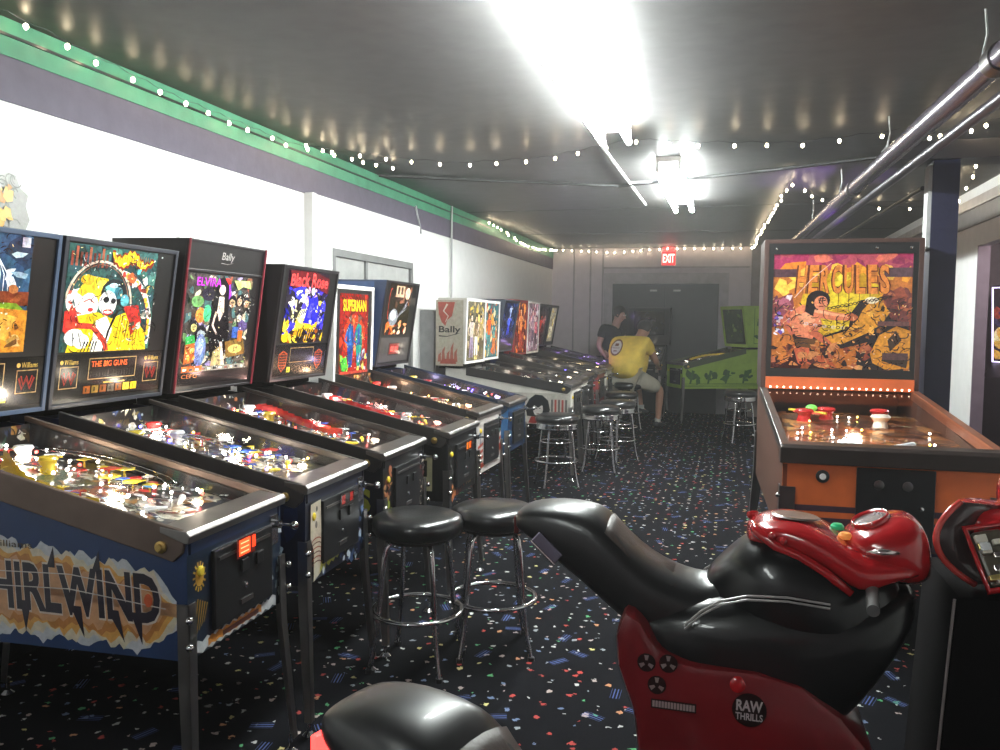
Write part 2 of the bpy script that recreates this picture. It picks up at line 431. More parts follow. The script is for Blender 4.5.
# back wall: double black doors with grey casing, panels, column
d2 = struct('door_2', MB().box(-2.0, -.19, YB - .06, YB, 0, 2.23), mat('black_door_paint', (.022, .021, .025), .45))
f = MB(); f.box(-2.16, -2.0, YB - .035, YB, 0, 2.42); f.box(-.19, -.03, YB - .035, YB, 0, 2.42); f.box(-2.0, -.19, YB - .035, YB, 2.23, 2.42)
f.build('door_frame', mat('grey_casing_paint', (.40, .38, .41), .5), d2)
f = MB(); f.box(-1.105, -1.085, YB - .066, YB - .06, 0, 2.2); f.build('door_seam', blackm, d2)
for x in (-1.35, -.95):
    MB().box(x, x + .12, YB - .075, YB - .06, 2.10, 2.13).build('door_hinge', steel, d2)
t = MB()
for x in (-2.72, -2.42, -2.2): t.box(x, x + .025, YB - .02, YB, 0, HC)
t.box(-2.2, .3, YB - .02, YB, 2.50, 2.53)
struct('trim_8', t, mat('lilac_batten_paint', (.36, .34, .37), .6))
struct('trim_9', MB().box(.33, .62, YB - .25, YB, 0, HC), mat('taupe_column_paint', (.20, .16, .15), .5))
struct('baseboard_left', MB().box(WL, WL + .015, YF, YB, 0, .10), blackp)
struct('baseboard_back', MB().box(WL, WR, YB - .015, YB, 0, .10), blackp)
# exit sign
ex = empty('exit_sign', (-1.045, YB - .05, 2.66), label='small red lit EXIT sign high on the back wall', cat='sign')
MB().box(-.125, .125, -.0, .05, -.12, .14, bev=.01).build('housing', plastic_w, ex)
a = Art((-.115, -.003, -.11), (1, 0, 0), (0, 0, 1)); a.rect(0, 0, .23, .24, (.30, .012, .012)); a.text('EXIT', .015, .045, .20, .15, (1.0, .30, .25), bold=.03)
a.build('lit_face', art_mat('exit_lit', es=5.0, grain=(10, 0, 0)), ex)
MB().box(-.10, .10, -.03, .05, .14, .20, bev=.01).build('lamp_head', mat('red_glow_plastic', (.5, .02, .02), .3, emis=(1, .06, .05), es=2.0), ex)
# post and cross beam on the right
po = struct('trim_10', MB().box(1.25, 1.408, 6.0, 6.2, 0, 2.63), postp)
struct('trim_11', MB().box(.97, WR, 5.95, 6.24, 2.63, 2.745), mat('dark_beam_paint', (.022, .019, .024), .5))
tag(MB().box(1.225, 1.249, 6.01, 6.12, 2.05, 2.6).build('post_highlight_strip', greyp), label='pale grey strip added as the highlight up the side of the navy post', cat='strip')  # thin pale strip stands in for the highlight on the post edge
# pipes
pp = empty('ceiling_pipe', (.95, 5, 2.585), label='large shiny grey pipe hung below the ceiling on the right', cat='pipe')
A, B = Vector((.977 - .95, 3.656 - 5, 0)), Vector((.73 - .95, 11.6 - 5, 0)); D = (B - A).normalized()
MB().tube([A - D * 5.0, A + D * 1.4], .054, 20).tube([A + D * 1.4, B], .052, 20).build('pipe_tube', mat('purplish_grey_pipe', (.10, .085, .11), .27, .6), pp, smooth=True, auto=.6)
for t_ in (-.05, 3.1): MB().tube([A + D * t_, A + D * (t_ + .10)], .060, 20).build('pipe_coupling', darksteel, pp, smooth=True, auto=.6)
for t_ in (-1.5, .2, 2.0, 3.8, 5.6):
    c_ = A + D * t_
    MB().tube([c_ + Vector((0, 0, .26)), c_ + Vector((.01, 0, .16)), c_ + Vector((-.005, 0, .07))], .005, 6).build('hanger_wire', greyp, pp)
p2 = empty('thin_pipe', (1.035, 5, 2.495), label='thinner dark pipe running below and beside the large one', cat='pipe')
MB().tube([A - D * 5, B], .028, 12).build('pipe_tube', mat('dark_pipe', (.035, .03, .04), .35, .5), p2, smooth=True, auto=.6)
p3 = empty('narrow_conduit', (1.25, 5.4, 2.52), label='narrow conduit with a violet sheen right of the two pipes', cat='pipe')
MB().tube([(.06, 1.2, .02), (-.12, 6.2, .02)], .016, 10).build('conduit_tube', mat('dark_pipe'), p3, smooth=True, auto=.6)
cdt = tag(MB().tube([(WL + .03, 8.97, 2.85), (WL + .03, 8.97, .4)], .012, 8).build('wall_conduit', greyp), label='thin pale conduit running straight down the white left wall', cat='conduit')
cb = tag(MB().tube([(WL + .03, 7.85, 2.70), (WL + .035, 7.88, 2.62), (WL + .03, 7.98, 2.5), (WL + .03, 8.0, 2.44)], .010, 8).build('hanging_wire', greyp), label='short loose wire hanging over the purple band', cat='wire')
pb = empty('electrical_panel', (WL, 8.26, 1.2), label='tall grey electrical panel on the left wall behind the machines', cat='panel')
MB().box(0.002, .16, -.2, .22, -.45, .46, bev=.006).build('housing', greyp, pb)
MB().box(.16, .17, -.18, .20, -.42, .43, bev=.003).build('panel_door', mat('grey_panel_door', (.34, .34, .33), .5), pb)
MB().box(.17, .18, -.02, .02, .20, .28).build('latch', blackm, pb)
# mural scrap on the left wall
mu = Art((WL + .002, 2.55, 1.93), (0, 1, 0), (0, 0, 1)); rnd = random.Random(4)
mu.poly([(0, 0), (.52, 0), (.55, .06), (.53, .12), (.545, .17), (.50, .20), (.48, .25), (.43, .26), (.40, .31), (.33, .31), (.28, .35), (.2, .33), (.1, .36), (0, .34)], '8f8d88')
for _ in range(60):
    x = rnd.uniform(.02, .5); y = rnd.uniform(.02, .27); r = rnd.uniform(.015, .035)
    mu.arc(x, y, r, r, rnd.uniform(0, 3), rnd.uniform(3.5, 6), .006, rnd.choice(['55534f', '6f6d69', '3d3b38']), 8)
mu.blobs(24, (.30, .02, .44, .2), ['d59a2c', 'e0b04a', 'b9781e'], (.012, .035), rnd)
tag(mu.build('wall_drawing', printm, None), label='grey and orange drawing on the white wall above the first machine', cat='picture')
tag(Art((WL + .002, 4.0, 2.0), (0, 1, 0), (0, 0, 1)).blobs(26, (0, 0, 1.5, .06), ['b9b6b0', 'c9c6c0'], (.006, .02), rnd).build('wall_scuffs', printm, None), label='faint scuff marks on the white left wall', cat='marks', kind='stuff')

# ---------------------------------------------------------------- fluorescent strip lights
TUBE = mat('fluorescent_tube', (1, 1, 1), .4, emis=(.93, 1, .97), es=240)
def strip_light(x, y0, y1, lab, m=None):
    o = empty('strip_light', (x, (y0 + y1) / 2, HC), label=lab, cat='ceiling light', group=None)
    h = (y1 - y0) / 2
    MB().prism([(-.10, 0), (.10, 0), (.095, -.04), (-.095, -.04)], -h, h).build('channel', white, o)
    for dx in (-.085, .085):
        MB().tube([(dx, -h + .03, -.115), (dx, h - .03, -.115)], .019, 12).build('tube', m or TUBE, o, smooth=True, auto=.6)
    for s_ in (-1, 1):
        for dx in (-.085, .085):
            MB().box(dx - .012, dx + .012, s_ * (h - .015) - .008, s_ * (h - .015) + .008, -.132, -.03).build('lamp_holder', plastic_w, o)
    return o
strip_light(-.76, 2.93, 5.60, 'bright twin tube strip light on the ceiling nearest the viewer')
strip_light(-.50, 6.70, 9.10, 'far twin tube strip light on the ceiling before the exit sign')
strip_light(-1.3, -1.9, .4, 'added twin tube fill light overhead behind the viewer, out of view', m=mat('added_fill_tube', (1, 1, 1), .4, emis=(.93, 1, .97), es=65))  # unseen fixture added to fill the surfaces facing the camera
ct = empty('light_conduit', (-.93, 7.3, HC), label='white conduit along the ceiling beside the far strip light', cat='conduit')
MB().tube([(0, -1.5, -.03), (.02, 1.8, -.03)], .013, 8).build('conduit_tube', plastic_w, ct)
MB().tube([(.01, .35, -.03), (.2, .38, -.03), (.36, .40, -.02)], .010, 8).build('conduit_branch', greyp, ct)

# ---------------------------------------------------------------- string lights
bulb_me = None
def string_lights(lab, pts, n=None, sag=.012, bulbs=None, wire=True):
    global bulb_me
    o = empty('string_lights', pts[0], label=lab, cat='string lights')
    O = Vector(pts[0]); P = [Vector(p) - O for p in pts]
    segs = [(P[i + 1] - P[i]).length for i in range(len(P) - 1)]; T = sum(segs)
    def at(t):
        d = t * T
        for i, s_ in enumerate(segs):
            if d <= s_ or i == len(segs) - 1: return P[i].lerp(P[i + 1], min(1, d / s_))
            d -= s_
    W = [at(k / (n * 3)) + Vector((0, 0, (-sag * math.sin(PI * (k % 3) / 3)))) for k in range(n * 3 + 1)]
    MB().tube(W, .0016, 5).build('wire', blackp, o)
    for k in range(n):
        p = at((k + .5) / n) + Vector((random.uniform(-.02, .02), random.uniform(-.02, .02), -sag - .02))
        if bulb_me is None:
            b = MB(); b.ball((0, 0, 0), .0105, 8, (1, 1, 1.3)); q = b.build('bulb', bulb_w, o, smooth=True); bulb_me = q.data
        else:
            q = bpy.data.objects.new('bulb', bulb_me); link(q, o)
        q.location = p
    return o
random.seed(5)
string_lights('string of warm bulbs along the green band of the left wall', [(-2.98, 1.6, 2.82), (-3.0, 3.0, 2.85), (-3.0, 4.0, 2.79), (-3.0, 5.3, 2.79), (-2.8, 5.7, 2.82)], 19)
string_lights('string of bulbs spanning the ceiling from the left wall to the pipe', [(-2.8, 5.7, 2.82), (-2.55, 6.05, 2.82), (-2.1, 6.25, 2.80), (-1.42, 6.2, 2.80), (-.68, 5.85, 2.83), (-.2, 5.95, 2.81), (.4, 6.05, 2.80), (1.02, 5.9, 2.82)], 18)
string_lights('clump of bulbs where the strings meet by the left wall', [(-3.0, 5.4, 2.84), (-2.9, 5.9, 2.83), (-2.7, 6.5, 2.84)], 7)
string_lights('string of bulbs sagging along the far end of the left wall', [(-3.02, 10.2, 2.85), (-3.0, 10.9, 2.82), (-3.0, 11.8, 2.74), (-3.0, 13.0, 2.74), (-2.98, 14.5, 2.85)], 22)
string_lights('string of bulbs along the top of the back wall', [(-2.95, 14.5, 2.86), (-2.0, 14.55, 2.80), (-1.1, 14.55, 2.86), (.38, 14.5, 2.88 - .03)], 22)
string_lights('string of bulbs running along the ceiling toward the back wall corner', [(.50, 7.8, 2.84), (.43, 9.2, 2.82), (.40, 11.0, 2.82), (.36, 12.6, 2.82), (.36, 14.3, 2.83)], 22)
string_lights('sparse string of bulbs behind the pipes over the big orange machine', [(.60, 8.1, 2.83), (.82, 8.8, 2.82), (1.05, 9.2, 2.82), (1.5, 9.6, 2.82), (1.95, 9.75, 2.82)], 7)
string_lights('string of bulbs above the dark beam right of the pipe', [(1.2, 6.15, 2.83), (1.36, 5.95, 2.81), (1.55, 5.8, 2.84), (1.8, 5.7, 2.84)], 8)
string_lights('string of bulbs under the ceiling right of the navy post', [(1.75, 7.0, 2.83), (1.95, 7.9, 2.80), (1.98, 8.6, 2.72), (2.12, 9.6, 2.80)], 6)
# ---------------------------------------------------------------- pinball machines
ZT, ZB, XB, LEAN = 1.862, 1.19, 1.06, .104

def playfield(root, w, L, z0, z1, seed, pal, lamps, dense=1.0, glow=(1, .85, .65), gs=6, cards=True):
    """sloping playfield with printed art, bumpers, ramps, flippers, apron, lamps, under glass"""
    R = random.Random(seed); sl = (z1 - z0) / L; h = w / 2 - .014
    f0, f1 = z0 - .055, z1 - .115                       # playfield height at front / back
    def fz(x): return f0 + (f1 - f0) * (-x / L)
    d = Vector((-L, 0, f1 - f0)).normalized()
    a = Art((-.04, -h, fz(-.04)), (0, 1, 0), d, step=.00004)
    Lp = L - .06
    a.clip = (0, 2 * h, 0, Lp)
    a.rect(0, 0, 2 * h, Lp, pal[0])
    a.blobs(int(40 * dense), (0, .2, 2 * h, Lp), pal, (.03, .10), R)
    for _ in range(int(22 * dense)):
        x, y = R.uniform(.05, 2 * h - .05), R.uniform(.2, Lp); r = R.uniform(.02, .12); a0 = R.uniform(0, 6)
        a.arc(x, y, r, r * R.uniform(.6, 1.8), a0, a0 + R.uniform(1, 3), R.uniform(.006, .02), R.choice(pal), 10)
    a.blobs(int(150 * dense), (0, .15, 2 * h, Lp), pal + ['f4f0e4', 'ffffff'], (.004, .02), R)
    a.ink(int(90 * dense), R, sc=.5, box=(0, .2, 2 * h, Lp))
    for k in range(7): a.ell(h + (k - 3) * .05, .33 + .02 * abs(k - 3), .014, .02, c=R.choice(['f5d040', 'e83020', 'f0f0f0', '50b0f0']))
    a.build('playfield', fieldm, root)
    # apron with two instruction cards
    ap = MB().prism([(-.05, -h + .0), (-.05, h), (-.15, h), (-.20, h * .35), (-.20, -h * .35), (-.15, -h)], fz(0) + .018, fz(0) + .030, axis='z')
    apo = ap.build('apron', blackm, root)
    if cards:
        for s_ in (-1, 1):
            c = Art((-.085, s_ * .13 - .065, fz(0) + .034), (0, 1, 0), (-1, 0, .02)); c.rect(0, 0, .13, .075, 'efece0')
            for k in range(5): c.rect(.012, .012 + k * .011, .012 + R.uniform(.06, .1), .015 + k * .011, '8c8a84')
            c.rect(.012, .065, .09, .07, 'c04030'); c.build('instruction_card', printm, apo)
    # flippers
    for s_ in (-1, 1):
        MB().tube([(-.27, s_ * .10, fz(-.27) + .02), (-.235, s_ * .03, fz(-.24) + .02)], [.012, .006], 8).build('flipper', plastic_w if seed % 2 else plastic_y, root)
    # pop bumpers
    for k, (bx, by) in enumerate(((.72, .05), (.80, -.10), (.86, .10))):
        b = MB().lathe([(0, 0), (.025, 0), (.022, .03), (.03, .045), (.036, .05), (.030, .06), (0, .058)], (-bx * L, by, fz(-bx * L)), 16)
        b.build('pop_bumper', [plastic_r, plastic_w, plastic_y][(k + seed) % 3], root, smooth=True, auto=.7)
    # ramps and wire guides
    for k in range(3):
        y0 = R.uniform(-.2, .2); pts = []
        for i in range(12):
            t_ = i / 11; x = -L * (.35 + .55 * t_) ; y = y0 + .16 * math.sin(t_ * 3 + k * 2); y = max(-h + .03, min(h - .03, y))
            pts.append((x, y, fz(x) + .022 + .022 * math.sin(t_ * PI)))
        if k == 0:
            r_ = MB()
            for dy in (-.022, .022): r_.tube([(p[0], p[1] + dy, p[2]) for p in pts], .003, 6)
            for p in pts[::2]: r_.tube([(p[0], p[1] - .022, p[2]), (p[0], p[1], p[2] - .012), (p[0], p[1] + .022, p[2])], .0022, 5)
            r_.build('wire_ramp', chrome, root, smooth=True)
        else:
            r_ = MB()
            for A_, B_ in zip(pts, pts[1:]):
                for dy in (-.028, .028): r_.bm.faces.new([r_.bm.verts.new(v) for v in ((A_[0], A_[1] + dy, A_[2]), (B_[0], B_[1] + dy, B_[2]), (B_[0], B_[1] + dy, B_[2] + .020), (A_[0], A_[1] + dy, A_[2] + .028))])
                r_.bm.faces.new([r_.bm.verts.new(v) for v in ((A_[0], A_[1] - .028, A_[2]), (A_[0], A_[1] + .028, A_[2]), (B_[0], B_[1] + .028, B_[2]), (B_[0], B_[1] - .028, B_[2]))])
            r_.build('ramp', [clearp, plastic_y, plastic_r, plastic_b][(seed + k) % 4] if k == 2 else clearp, root)
    # plastics: little printed plates standing on posts (one part: the printed plastics set)
    for k in range(int(15 * dense)):
        x = -L * R.uniform(.3, .95); y = R.choice((-1, 1)) * R.uniform(.08, h - .05); z = fz(x) + R.uniform(.018, .035); r = R.uniform(.018, .045); n_ = R.randint(3, 5); a0 = R.uniform(0, 6)
        ps = [(x + r * math.cos(a0 + 2 * PI * i / n_), max(-h, min(h, y + r * R.uniform(.6, 1.2) * math.sin(a0 + 2 * PI * i / n_)))) for i in range(n_)]
        b = MB().prism(ps, z, z + .003, axis='z'); b.tube([(x, y, fz(x)), (x, y, z)], .004, 6)
        b.build('playfield_plastic', [plastic_w, plastic_r, plastic_y, plastic_b][R.randrange(4)], root)
    # upright targets / back panel
    bk = Art((-L + .03, -h, f1 - .01), (0, 1, 0), (0, 0, 1)); bk.clip = (0, 2 * h, 0, .10)
    bk.rect(0, 0, 2 * h, .10, '1c1816'); bk.blobs(20, (0, 0, 2 * h, .10), pal, (.01, .03), R); bk.ink(30, R, sc=.5, box=(0, 0, 2 * h, .1)); bk.build('rear_panel', fieldm, root)
    # inner sideboards, wire posts
    for s_ in (-1, 1):
        b = MB(); y_ = s_ * (h + .002); b.prism([(-.05, fz(-.05) - .02), (-.05, z0 - .014), (-L + .01, z1 - .016), (-L + .01, fz(-L) - .02)], y_ - .003, y_ + .003); b.build('inner_sideboard', black_gloss, root)
    for k in range(int(7 * dense)):
        x = -L * R.uniform(.25, .9); y = R.uniform(-h + .05, h - .05); l_ = R.uniform(.04, .10); a0 = R.uniform(-.8, .8); zz = fz(x) + .028
        MB().tube([(x, y, zz - .025), (x, y, zz), (x - l_ * math.cos(a0), y + l_ * math.sin(a0), zz + l_ * .12), (x - l_ * math.cos(a0), y + l_ * math.sin(a0), zz - .02)], .0028, 6).build('wire_guide', chrome, root)
    # lamps; the many small white ones also stand in for glints on plastics
    first = {}; lamps = (lamps * 3) if dense > 1 else lamps * 2
    for k in range(len(lamps) * 1):
        m = lamps[k]; x = -L * R.uniform(.22, .97); y = R.uniform(-h + .02, h - .02)
        if m.name not in first:
            o = MB().ball((0, 0, 0), .0062, 8).build('lamp', m, root, smooth=True); first[m.name] = o
        else:
            o = bpy.data.objects.new('lamp', first[m.name].data); link(o, root)
        o.location = (x, y, fz(x) + R.uniform(.010, .032))
    if gs:
        for fx, e in ((.16, .45), (.45, 1), (.8, 1.1)):
            ld = bpy.data.lights.new('playfield_light', 'POINT'); ld.energy = gs * e * .30; ld.color = glow; ld.shadow_soft_size = .03
            lo = bpy.data.objects.new('playfield_light', ld); link(lo, root); lo.location = (-L * fx, .04, fz(-L * fx) + .048)
    # glass
    g = MB(); e = .004
    vs = [(-.03, -h - .01, z0 - .008), (-.03, h + .01, z0 - .008), (-L - .0, h + .01, z1 - .008), (-L, -h - .01, z1 - .008)]
    g.bm.faces.new([g.bm.verts.new(v) for v in vs]); g.build('glass_cover', playglass, root)

def leg_mesh(x, y, ztop, sx, sy, root, m=None, wd=.038):
    """angled steel leg: L section, flaring outwards to the foot"""
    b = MB(); fl = .03
    for (dx0, dx1, dy0, dy1) in ((0, wd, 0, .006), (0, .006, 0, wd)):
        T = []; 
        for z, o_, k_ in ((ztop, 0, 1.0), (.50, .004, 1.0), (.06, fl, .72)):
            T.append([(x + sx * (.012 + o_ - dx * k_), y + sy * (.012 + o_ - dy * k_), z) for dx, dy in ((dx0, dy0), (dx1, dy0), (dx1, dy1), (dx0, dy1))])
        b.loft(T)
    o = b.build('leg', m or steel, root)
    f = MB().lathe([(.0, 0), (.026, 0), (.026, .008), (.010, .022), (.008, .075), (0, .075)], (x + sx * (.012 + fl - .018), y + sy * (.012 + fl - .018), 0), 12)
    f.build('leveler_foot', chrome, o, smooth=True, auto=.6)
    for z in (ztop - .04, ztop - .12):
        MB().ball((x + sx * .020, y + sy * .020 , z), .012, 8, (1, 1, 1)).build('leg_bolt', chrome, o, smooth=True)
    return o

def pinball(name, loc, rz, lab, side_col, front_col=None, rail=None, trim=None, headside=None, w=.56, hw=.70, zt=ZT, zb=ZB, xb=XB, lean=LEAN,
            L=XB, z0=.94, z1=1.175, border=.018, hd=.27, seed=1, pal=None, lamps=None, gs=6, glow=(1, .85, .65), zbot=.56, header=0, legm=None, cat='pinball machine', bar=None, rearx=1.30, group=None, dense=1.0, sb=None, field=True, slotm=None):
    t_ = empty('pinball_machine', loc, rz, label=lab, cat=cat, group=group)
    side = side_col; rail = rail or blackrail; trim = trim or side
    h = w / 2
    # cabinet: two sides, front, back, floor in one tub
    c = MB()
    prof = [(-.0, zbot), (-.0, z0 - .03), (-xb, z1 - .03), (-rearx, z1 - .01), (-rearx, zbot - .02)]
    c.prism(prof, -h, -h + .008); c.prism(prof, h - .008, h)
    c.box(-.02, 0, -h + .02, h - .02, zbot, z0 - .03); c.box(-rearx, -rearx + .02, -h + .02, h - .02, zbot, z1)
    c.box(-rearx + .02, -.02, -h + .02, h - .02, zbot - .01, zbot + .01)
    c.build('cabinet', side, t_)
    # side rails
    for s_ in (-1, 1):
        y0, y1 = (s_ * (h + .010), s_ * (h - .007)); y0, y1 = min(y0, y1), max(y0, y1)
        k = (z1 - z0) / xb
        pr = [(.005, z0 + .002), (-xb, z1 + .002), (-xb, z1 - .085), (-.10, z0 + k * .10 - .095), (-.04, z0 - .088), (-.008, z0 - .060)]
        ro = MB().prism(pr, y0, y1, bev=.003).build('side_rail', rail, t_)
        MB().lathe([(0, 0), (.018, 0), (.018, .006), (.011, .008), (.010, .014), (0, .014)], n=16,
                   M=Matrix.Translation((-.075, s_ * (h + .012), z0 - .045)) @ Matrix.Rotation(s_ * -PI / 2, 4, 'X')).build('flipper_button', sb or brass, ro, smooth=True, auto=.6)
    # lock bar
    MB().prism([(.014, z0 - .032), (.018, z0 - .010), (.008, z0 + .003), (-.080, z0 + .014), (-.080, z0 - .004), (-.0, z0 - .032)], -h - .012, h + .012, bev=.003).build('lockbar', bar or steel, t_)
    # front panel artwork ground, coin door
    cd = MB().box(.0, .014, -.15, .19, zbot + .05, z0 - .085, bev=.004).build('coin_door', blackm, t_)
    MB().box(.014, .018, -.13, .17, z0 - .12, z0 - .11).build('door_ridge', steel, cd)
    for s_ in (-1, 1):
        MB().box(.014, .022, .055 + s_ * .045 - .02, .055 + s_ * .045 + .02, z0 - .19, z0 - .15, bev=.002).build('coin_slot', blackp , cd)
    MB().lathe([(0, 0), (.009, 0), (.009, .004), (0, .006)], n=12, M=Matrix.Translation((.014, .02, zbot + .14)) @ Matrix.Rotation(PI / 2, 4, 'Y')).build('door_lock', chrome, cd)
    MB().box(.014, .018, -.01, .06, zbot + .085, zbot + .10).build('coin_return', steel, cd)
    # plunger and start button
    pl = MB().tube([(0, h - .05, z0 - .09), (.03, h - .05, z0 - .09)], .014, 12).tube([(.03, h - .05, z0 - .09), (.075, h - .05, z0 - .09)], .005, 8)
    pl.ball((.082, h - .05, z0 - .09), .015, 10); pl.box(0, .006, h - .075, h - .025, z0 - .16, z0 - .06); pl.build('plunger', chrome, t_, smooth=True, auto=.5)
    MB().lathe([(0, 0), (.016, 0), (.016, .006), (.011, .010), (0, .010)], n=14, M=Matrix.Translation((.0, -h + .06, z0 - .13)) @ Matrix.Rotation(PI / 2, 4, 'Y')).build('start_button', plastic_y, t_, smooth=True, auto=.6)
    # legs
    for sx, x in ((1, 0), (-1, -rearx)):
        for sy in (-1, 1): leg_mesh(x, sy * h, zbot + .17, sx, sy, t_, legm)
    # backbox
    H = zt - zb; hh = hw / 2
    n_ = Vector((lean, 0, H)).normalized()
    hp = [(-xb, zb), (-xb + lean, zt), (-xb - hd + .02, zt + .005), (-xb - hd, zb)]
    hb = MB(); hb.prism(hp, -hh, hh, bev=.004); hb.build('backbox', headside or side, t_)
    MB().box(-xb - hd + .01, -xb - .07, -h, h, z1 - .02, zb + .002).build('neck', mat('matte_black_neck', (.006, .006, .006), .8, spec=.1), t_)
    fr_ = MB(); b = border; nx, nz = n_.z * .012, -n_.x * .012
    def frp(v): return (-xb + lean * v / H, zb + v)
    def slab(y0, y1, v0, v1):
        (x0, q0), (x1, q1) = frp(v0), frp(v1)
        fr_.prism([(x0, q0), (x1, q1), (x1 + nx, q1 + nz), (x0 + nx, q0 + nz)], y0, y1, bev=.002)
    slab(-hh, -hh + b, 0, H); slab(hh - b, hh, 0, H); slab(-hh + b, hh - b, H - b, H); slab(-hh + b, hh - b, 0, b * .9)
    if header: slab(-hh + b, hh - b, H - header - .012, H - header)
    fr_.build('backbox_frame', trim, t_)
    if field: playfield(t_, w, L, z0, z1, seed, pal or ['3a2f26', '7a5a30', 'b08040', '405060'], lamps or [lamp_w] * 6, gs=gs, glow=glow, dense=dense)
    t_['geo'] = 0
    del t_['geo']
    return t_, dict(O=Vector((-xb + .003, -hh + b, zb)), u=(0, 1, 0), v=tuple(n_), W=hw - 2 * b, H=math.hypot(H, lean))

def head_art(g, y0=0.0, y1=None):
    """art plane on the front of the backbox between two heights"""
    a = Art(g['O'] + Vector(g['v']) * y0 + Vector((.0015, 0, 0)), g['u'], g['v'], step=.00006)
    return a

def willy_panel(root, g, disp, seed=0, shields=False):
    """speaker panel with segment display, emblem squares and feature boxes"""
    W = g['W']; hgt = .185
    a = head_art(g, .03)
    a.rect(0, 0, W, hgt, '0c0b0c')
    if not shields:
        for x in (.03, W - .13):
            a.rect(x, .045, x + .10, .135, 'a8895a'); a.rect(x + .004, .049, x + .096, .131, '120c0c')
            a.stroke([(x + .012, .105), (x + .030, .062), (x + .048, .098), (x + .066, .062), (x + .084, .105)], .010, '7a1f16')
            a.stroke([(x + .022, .112), (x + .034, .078), (x + .048, .112), (x + .062, .078), (x + .074, .112)], .007, 'a02a1c')
            a.text('Williams', x + .02, .143, .075, .020, 'd9b45a'); a.ell(x + .006, .153, .009, .009, c='d9b45a')
    else:
        for x in (.06, W - .16):
            sh = [(x, .13), (x + .05, .150), (x + .10, .13), (x + .095, .06), (x + .05, .02), (x + .005, .06)]
            a.poly(sh, 'b04a22'); a.poly([(x + .05 + (p[0] - x - .05) * .86, .085 + (p[1] - .085) * .86) for p in sh], '2a0f0c')
            for q in range(6): a.rect(x + .012, .045 + q * .016, x + .088, .049 + q * .016, 'b04a22')
            for q in range(5): a.rect(x + .018 + q * .015, .04, x + .021 + q * .015, .135, '8a3a1c')
    a.rect(W * .28, .075, W * .72, .165, 'a8895a'); a.rect(W * .28 + .004, .079, W * .72 - .004, .161, '100806')
    for q in range(16): a.rect(W * .30 + q * W * .0255, .086, W * .30 + q * W * .0255 + .006, .112, '3a3432')
    if disp: a.text(disp, W * .30, .128, W * .33, .025, 'ff7038', bold=.02)
    R = random.Random(seed)
    for q in range(7):
        x = W * .25 + q * W * .072; on = q >= 5
        c = ['8a4a1c', '8a6a2c', '7a4420', '6a6050', '8a4a1c', 'ffd838', 'ffd020'][q] if not shields else ['d8d040', '3a2a20', '3a2a20', '3a2a20', '3a2a20', '3a2a20', '3a2a20'][q]
        a.rect(x, .018, x + W * .060, .05, c); a.rect(x + .012, .026, x + .020, .042, '40301c' if not on else 'b07810')
    if not shields: a.rect(W * .42, .056, W * .62, .062, 'd9a840')
    a.build('speaker_panel', litdim, root)

# --- backglass pictures (all generic pictures in the colours of the photo)
def bg_fill(a, x0, y0, x1, y1, pal, n, R, size=(.01, .05)):
    a.clip = (x0, x1, y0, y1)
    a.rect(x0, y0, x1, y1, pal[0]); a.blobs(n, (x0, y0, x1, y1), pal, size, R)

def face(a, x, y, r, skin, hair, R, style=0):
    a.ell(x, y + r * .25, r * 1.15, r * 1.2, c=hair); a.ell(x, y, r * .85, r, c=skin)
    a.poly([(x - r * .9, y + r * .35), (x - r * .2, y + r * .75), (x + r * .9, y + r * .35), (x + r * .6, y + r * 1.2), (x - r * .6, y + r * 1.2)], hair)
    for s_ in (-1, 1): a.ell(x + s_ * r * .35, y + r * .05, r * .18, r * .10, c='201018')
    a.ell(x, y - r * .5, r * .28, r * .10, c='a02020')

def figure(a, x, y, H, skin, top, legs, hair, R, lean=0, arms=1):
    """simple standing figure of height H with feet at (x, y)"""
    hx = x + lean * H
    a.poly([(x - .14 * H, y), (x - .04 * H, y), (x + .01 * H, y + .46 * H), (x - .12 * H, y + .5 * H)], legs)
    a.poly([(x + .16 * H, y), (x + .06 * H, y), (x - .01 * H, y + .46 * H), (x + .12 * H, y + .5 * H)], legs)
    a.poly([(x - .11 * H, y + .46 * H), (x + .11 * H, y + .46 * H), (hx + .17 * H, y + .80 * H), (hx - .17 * H, y + .80 * H)], top)
    a.stroke([(hx - .15 * H, y + .78 * H), (hx - .27 * H, y + .62 * H), (hx - .18 * H, y + .50 * H)], .065 * H, skin, .04 * H)
    a.stroke([(hx + .15 * H, y + .78 * H), (hx + .29 * H, y + .68 * H), (hx + .30 * H, y + .86 * H)], .065 * H, skin, .04 * H)
    a.stroke([(hx, y + .66 * H), (hx + .02 * H, y + .5 * H)], .02 * H, skin)
    face(a, hx, y + .90 * H, .075 * H, skin, hair, R)
def pane(g, x0, y0, x1, y1):
    a = head_art(g); a.fr = (x0, y0, x1 - x0, y1 - y0); return a

def dark_surround(root, g, col='0f0d0d'):
    a = head_art(g); a.O = a.O - a.n * .001; a.rect(0, 0, g['W'], g['H'], col); a.build('backglass_surround', printm, root)

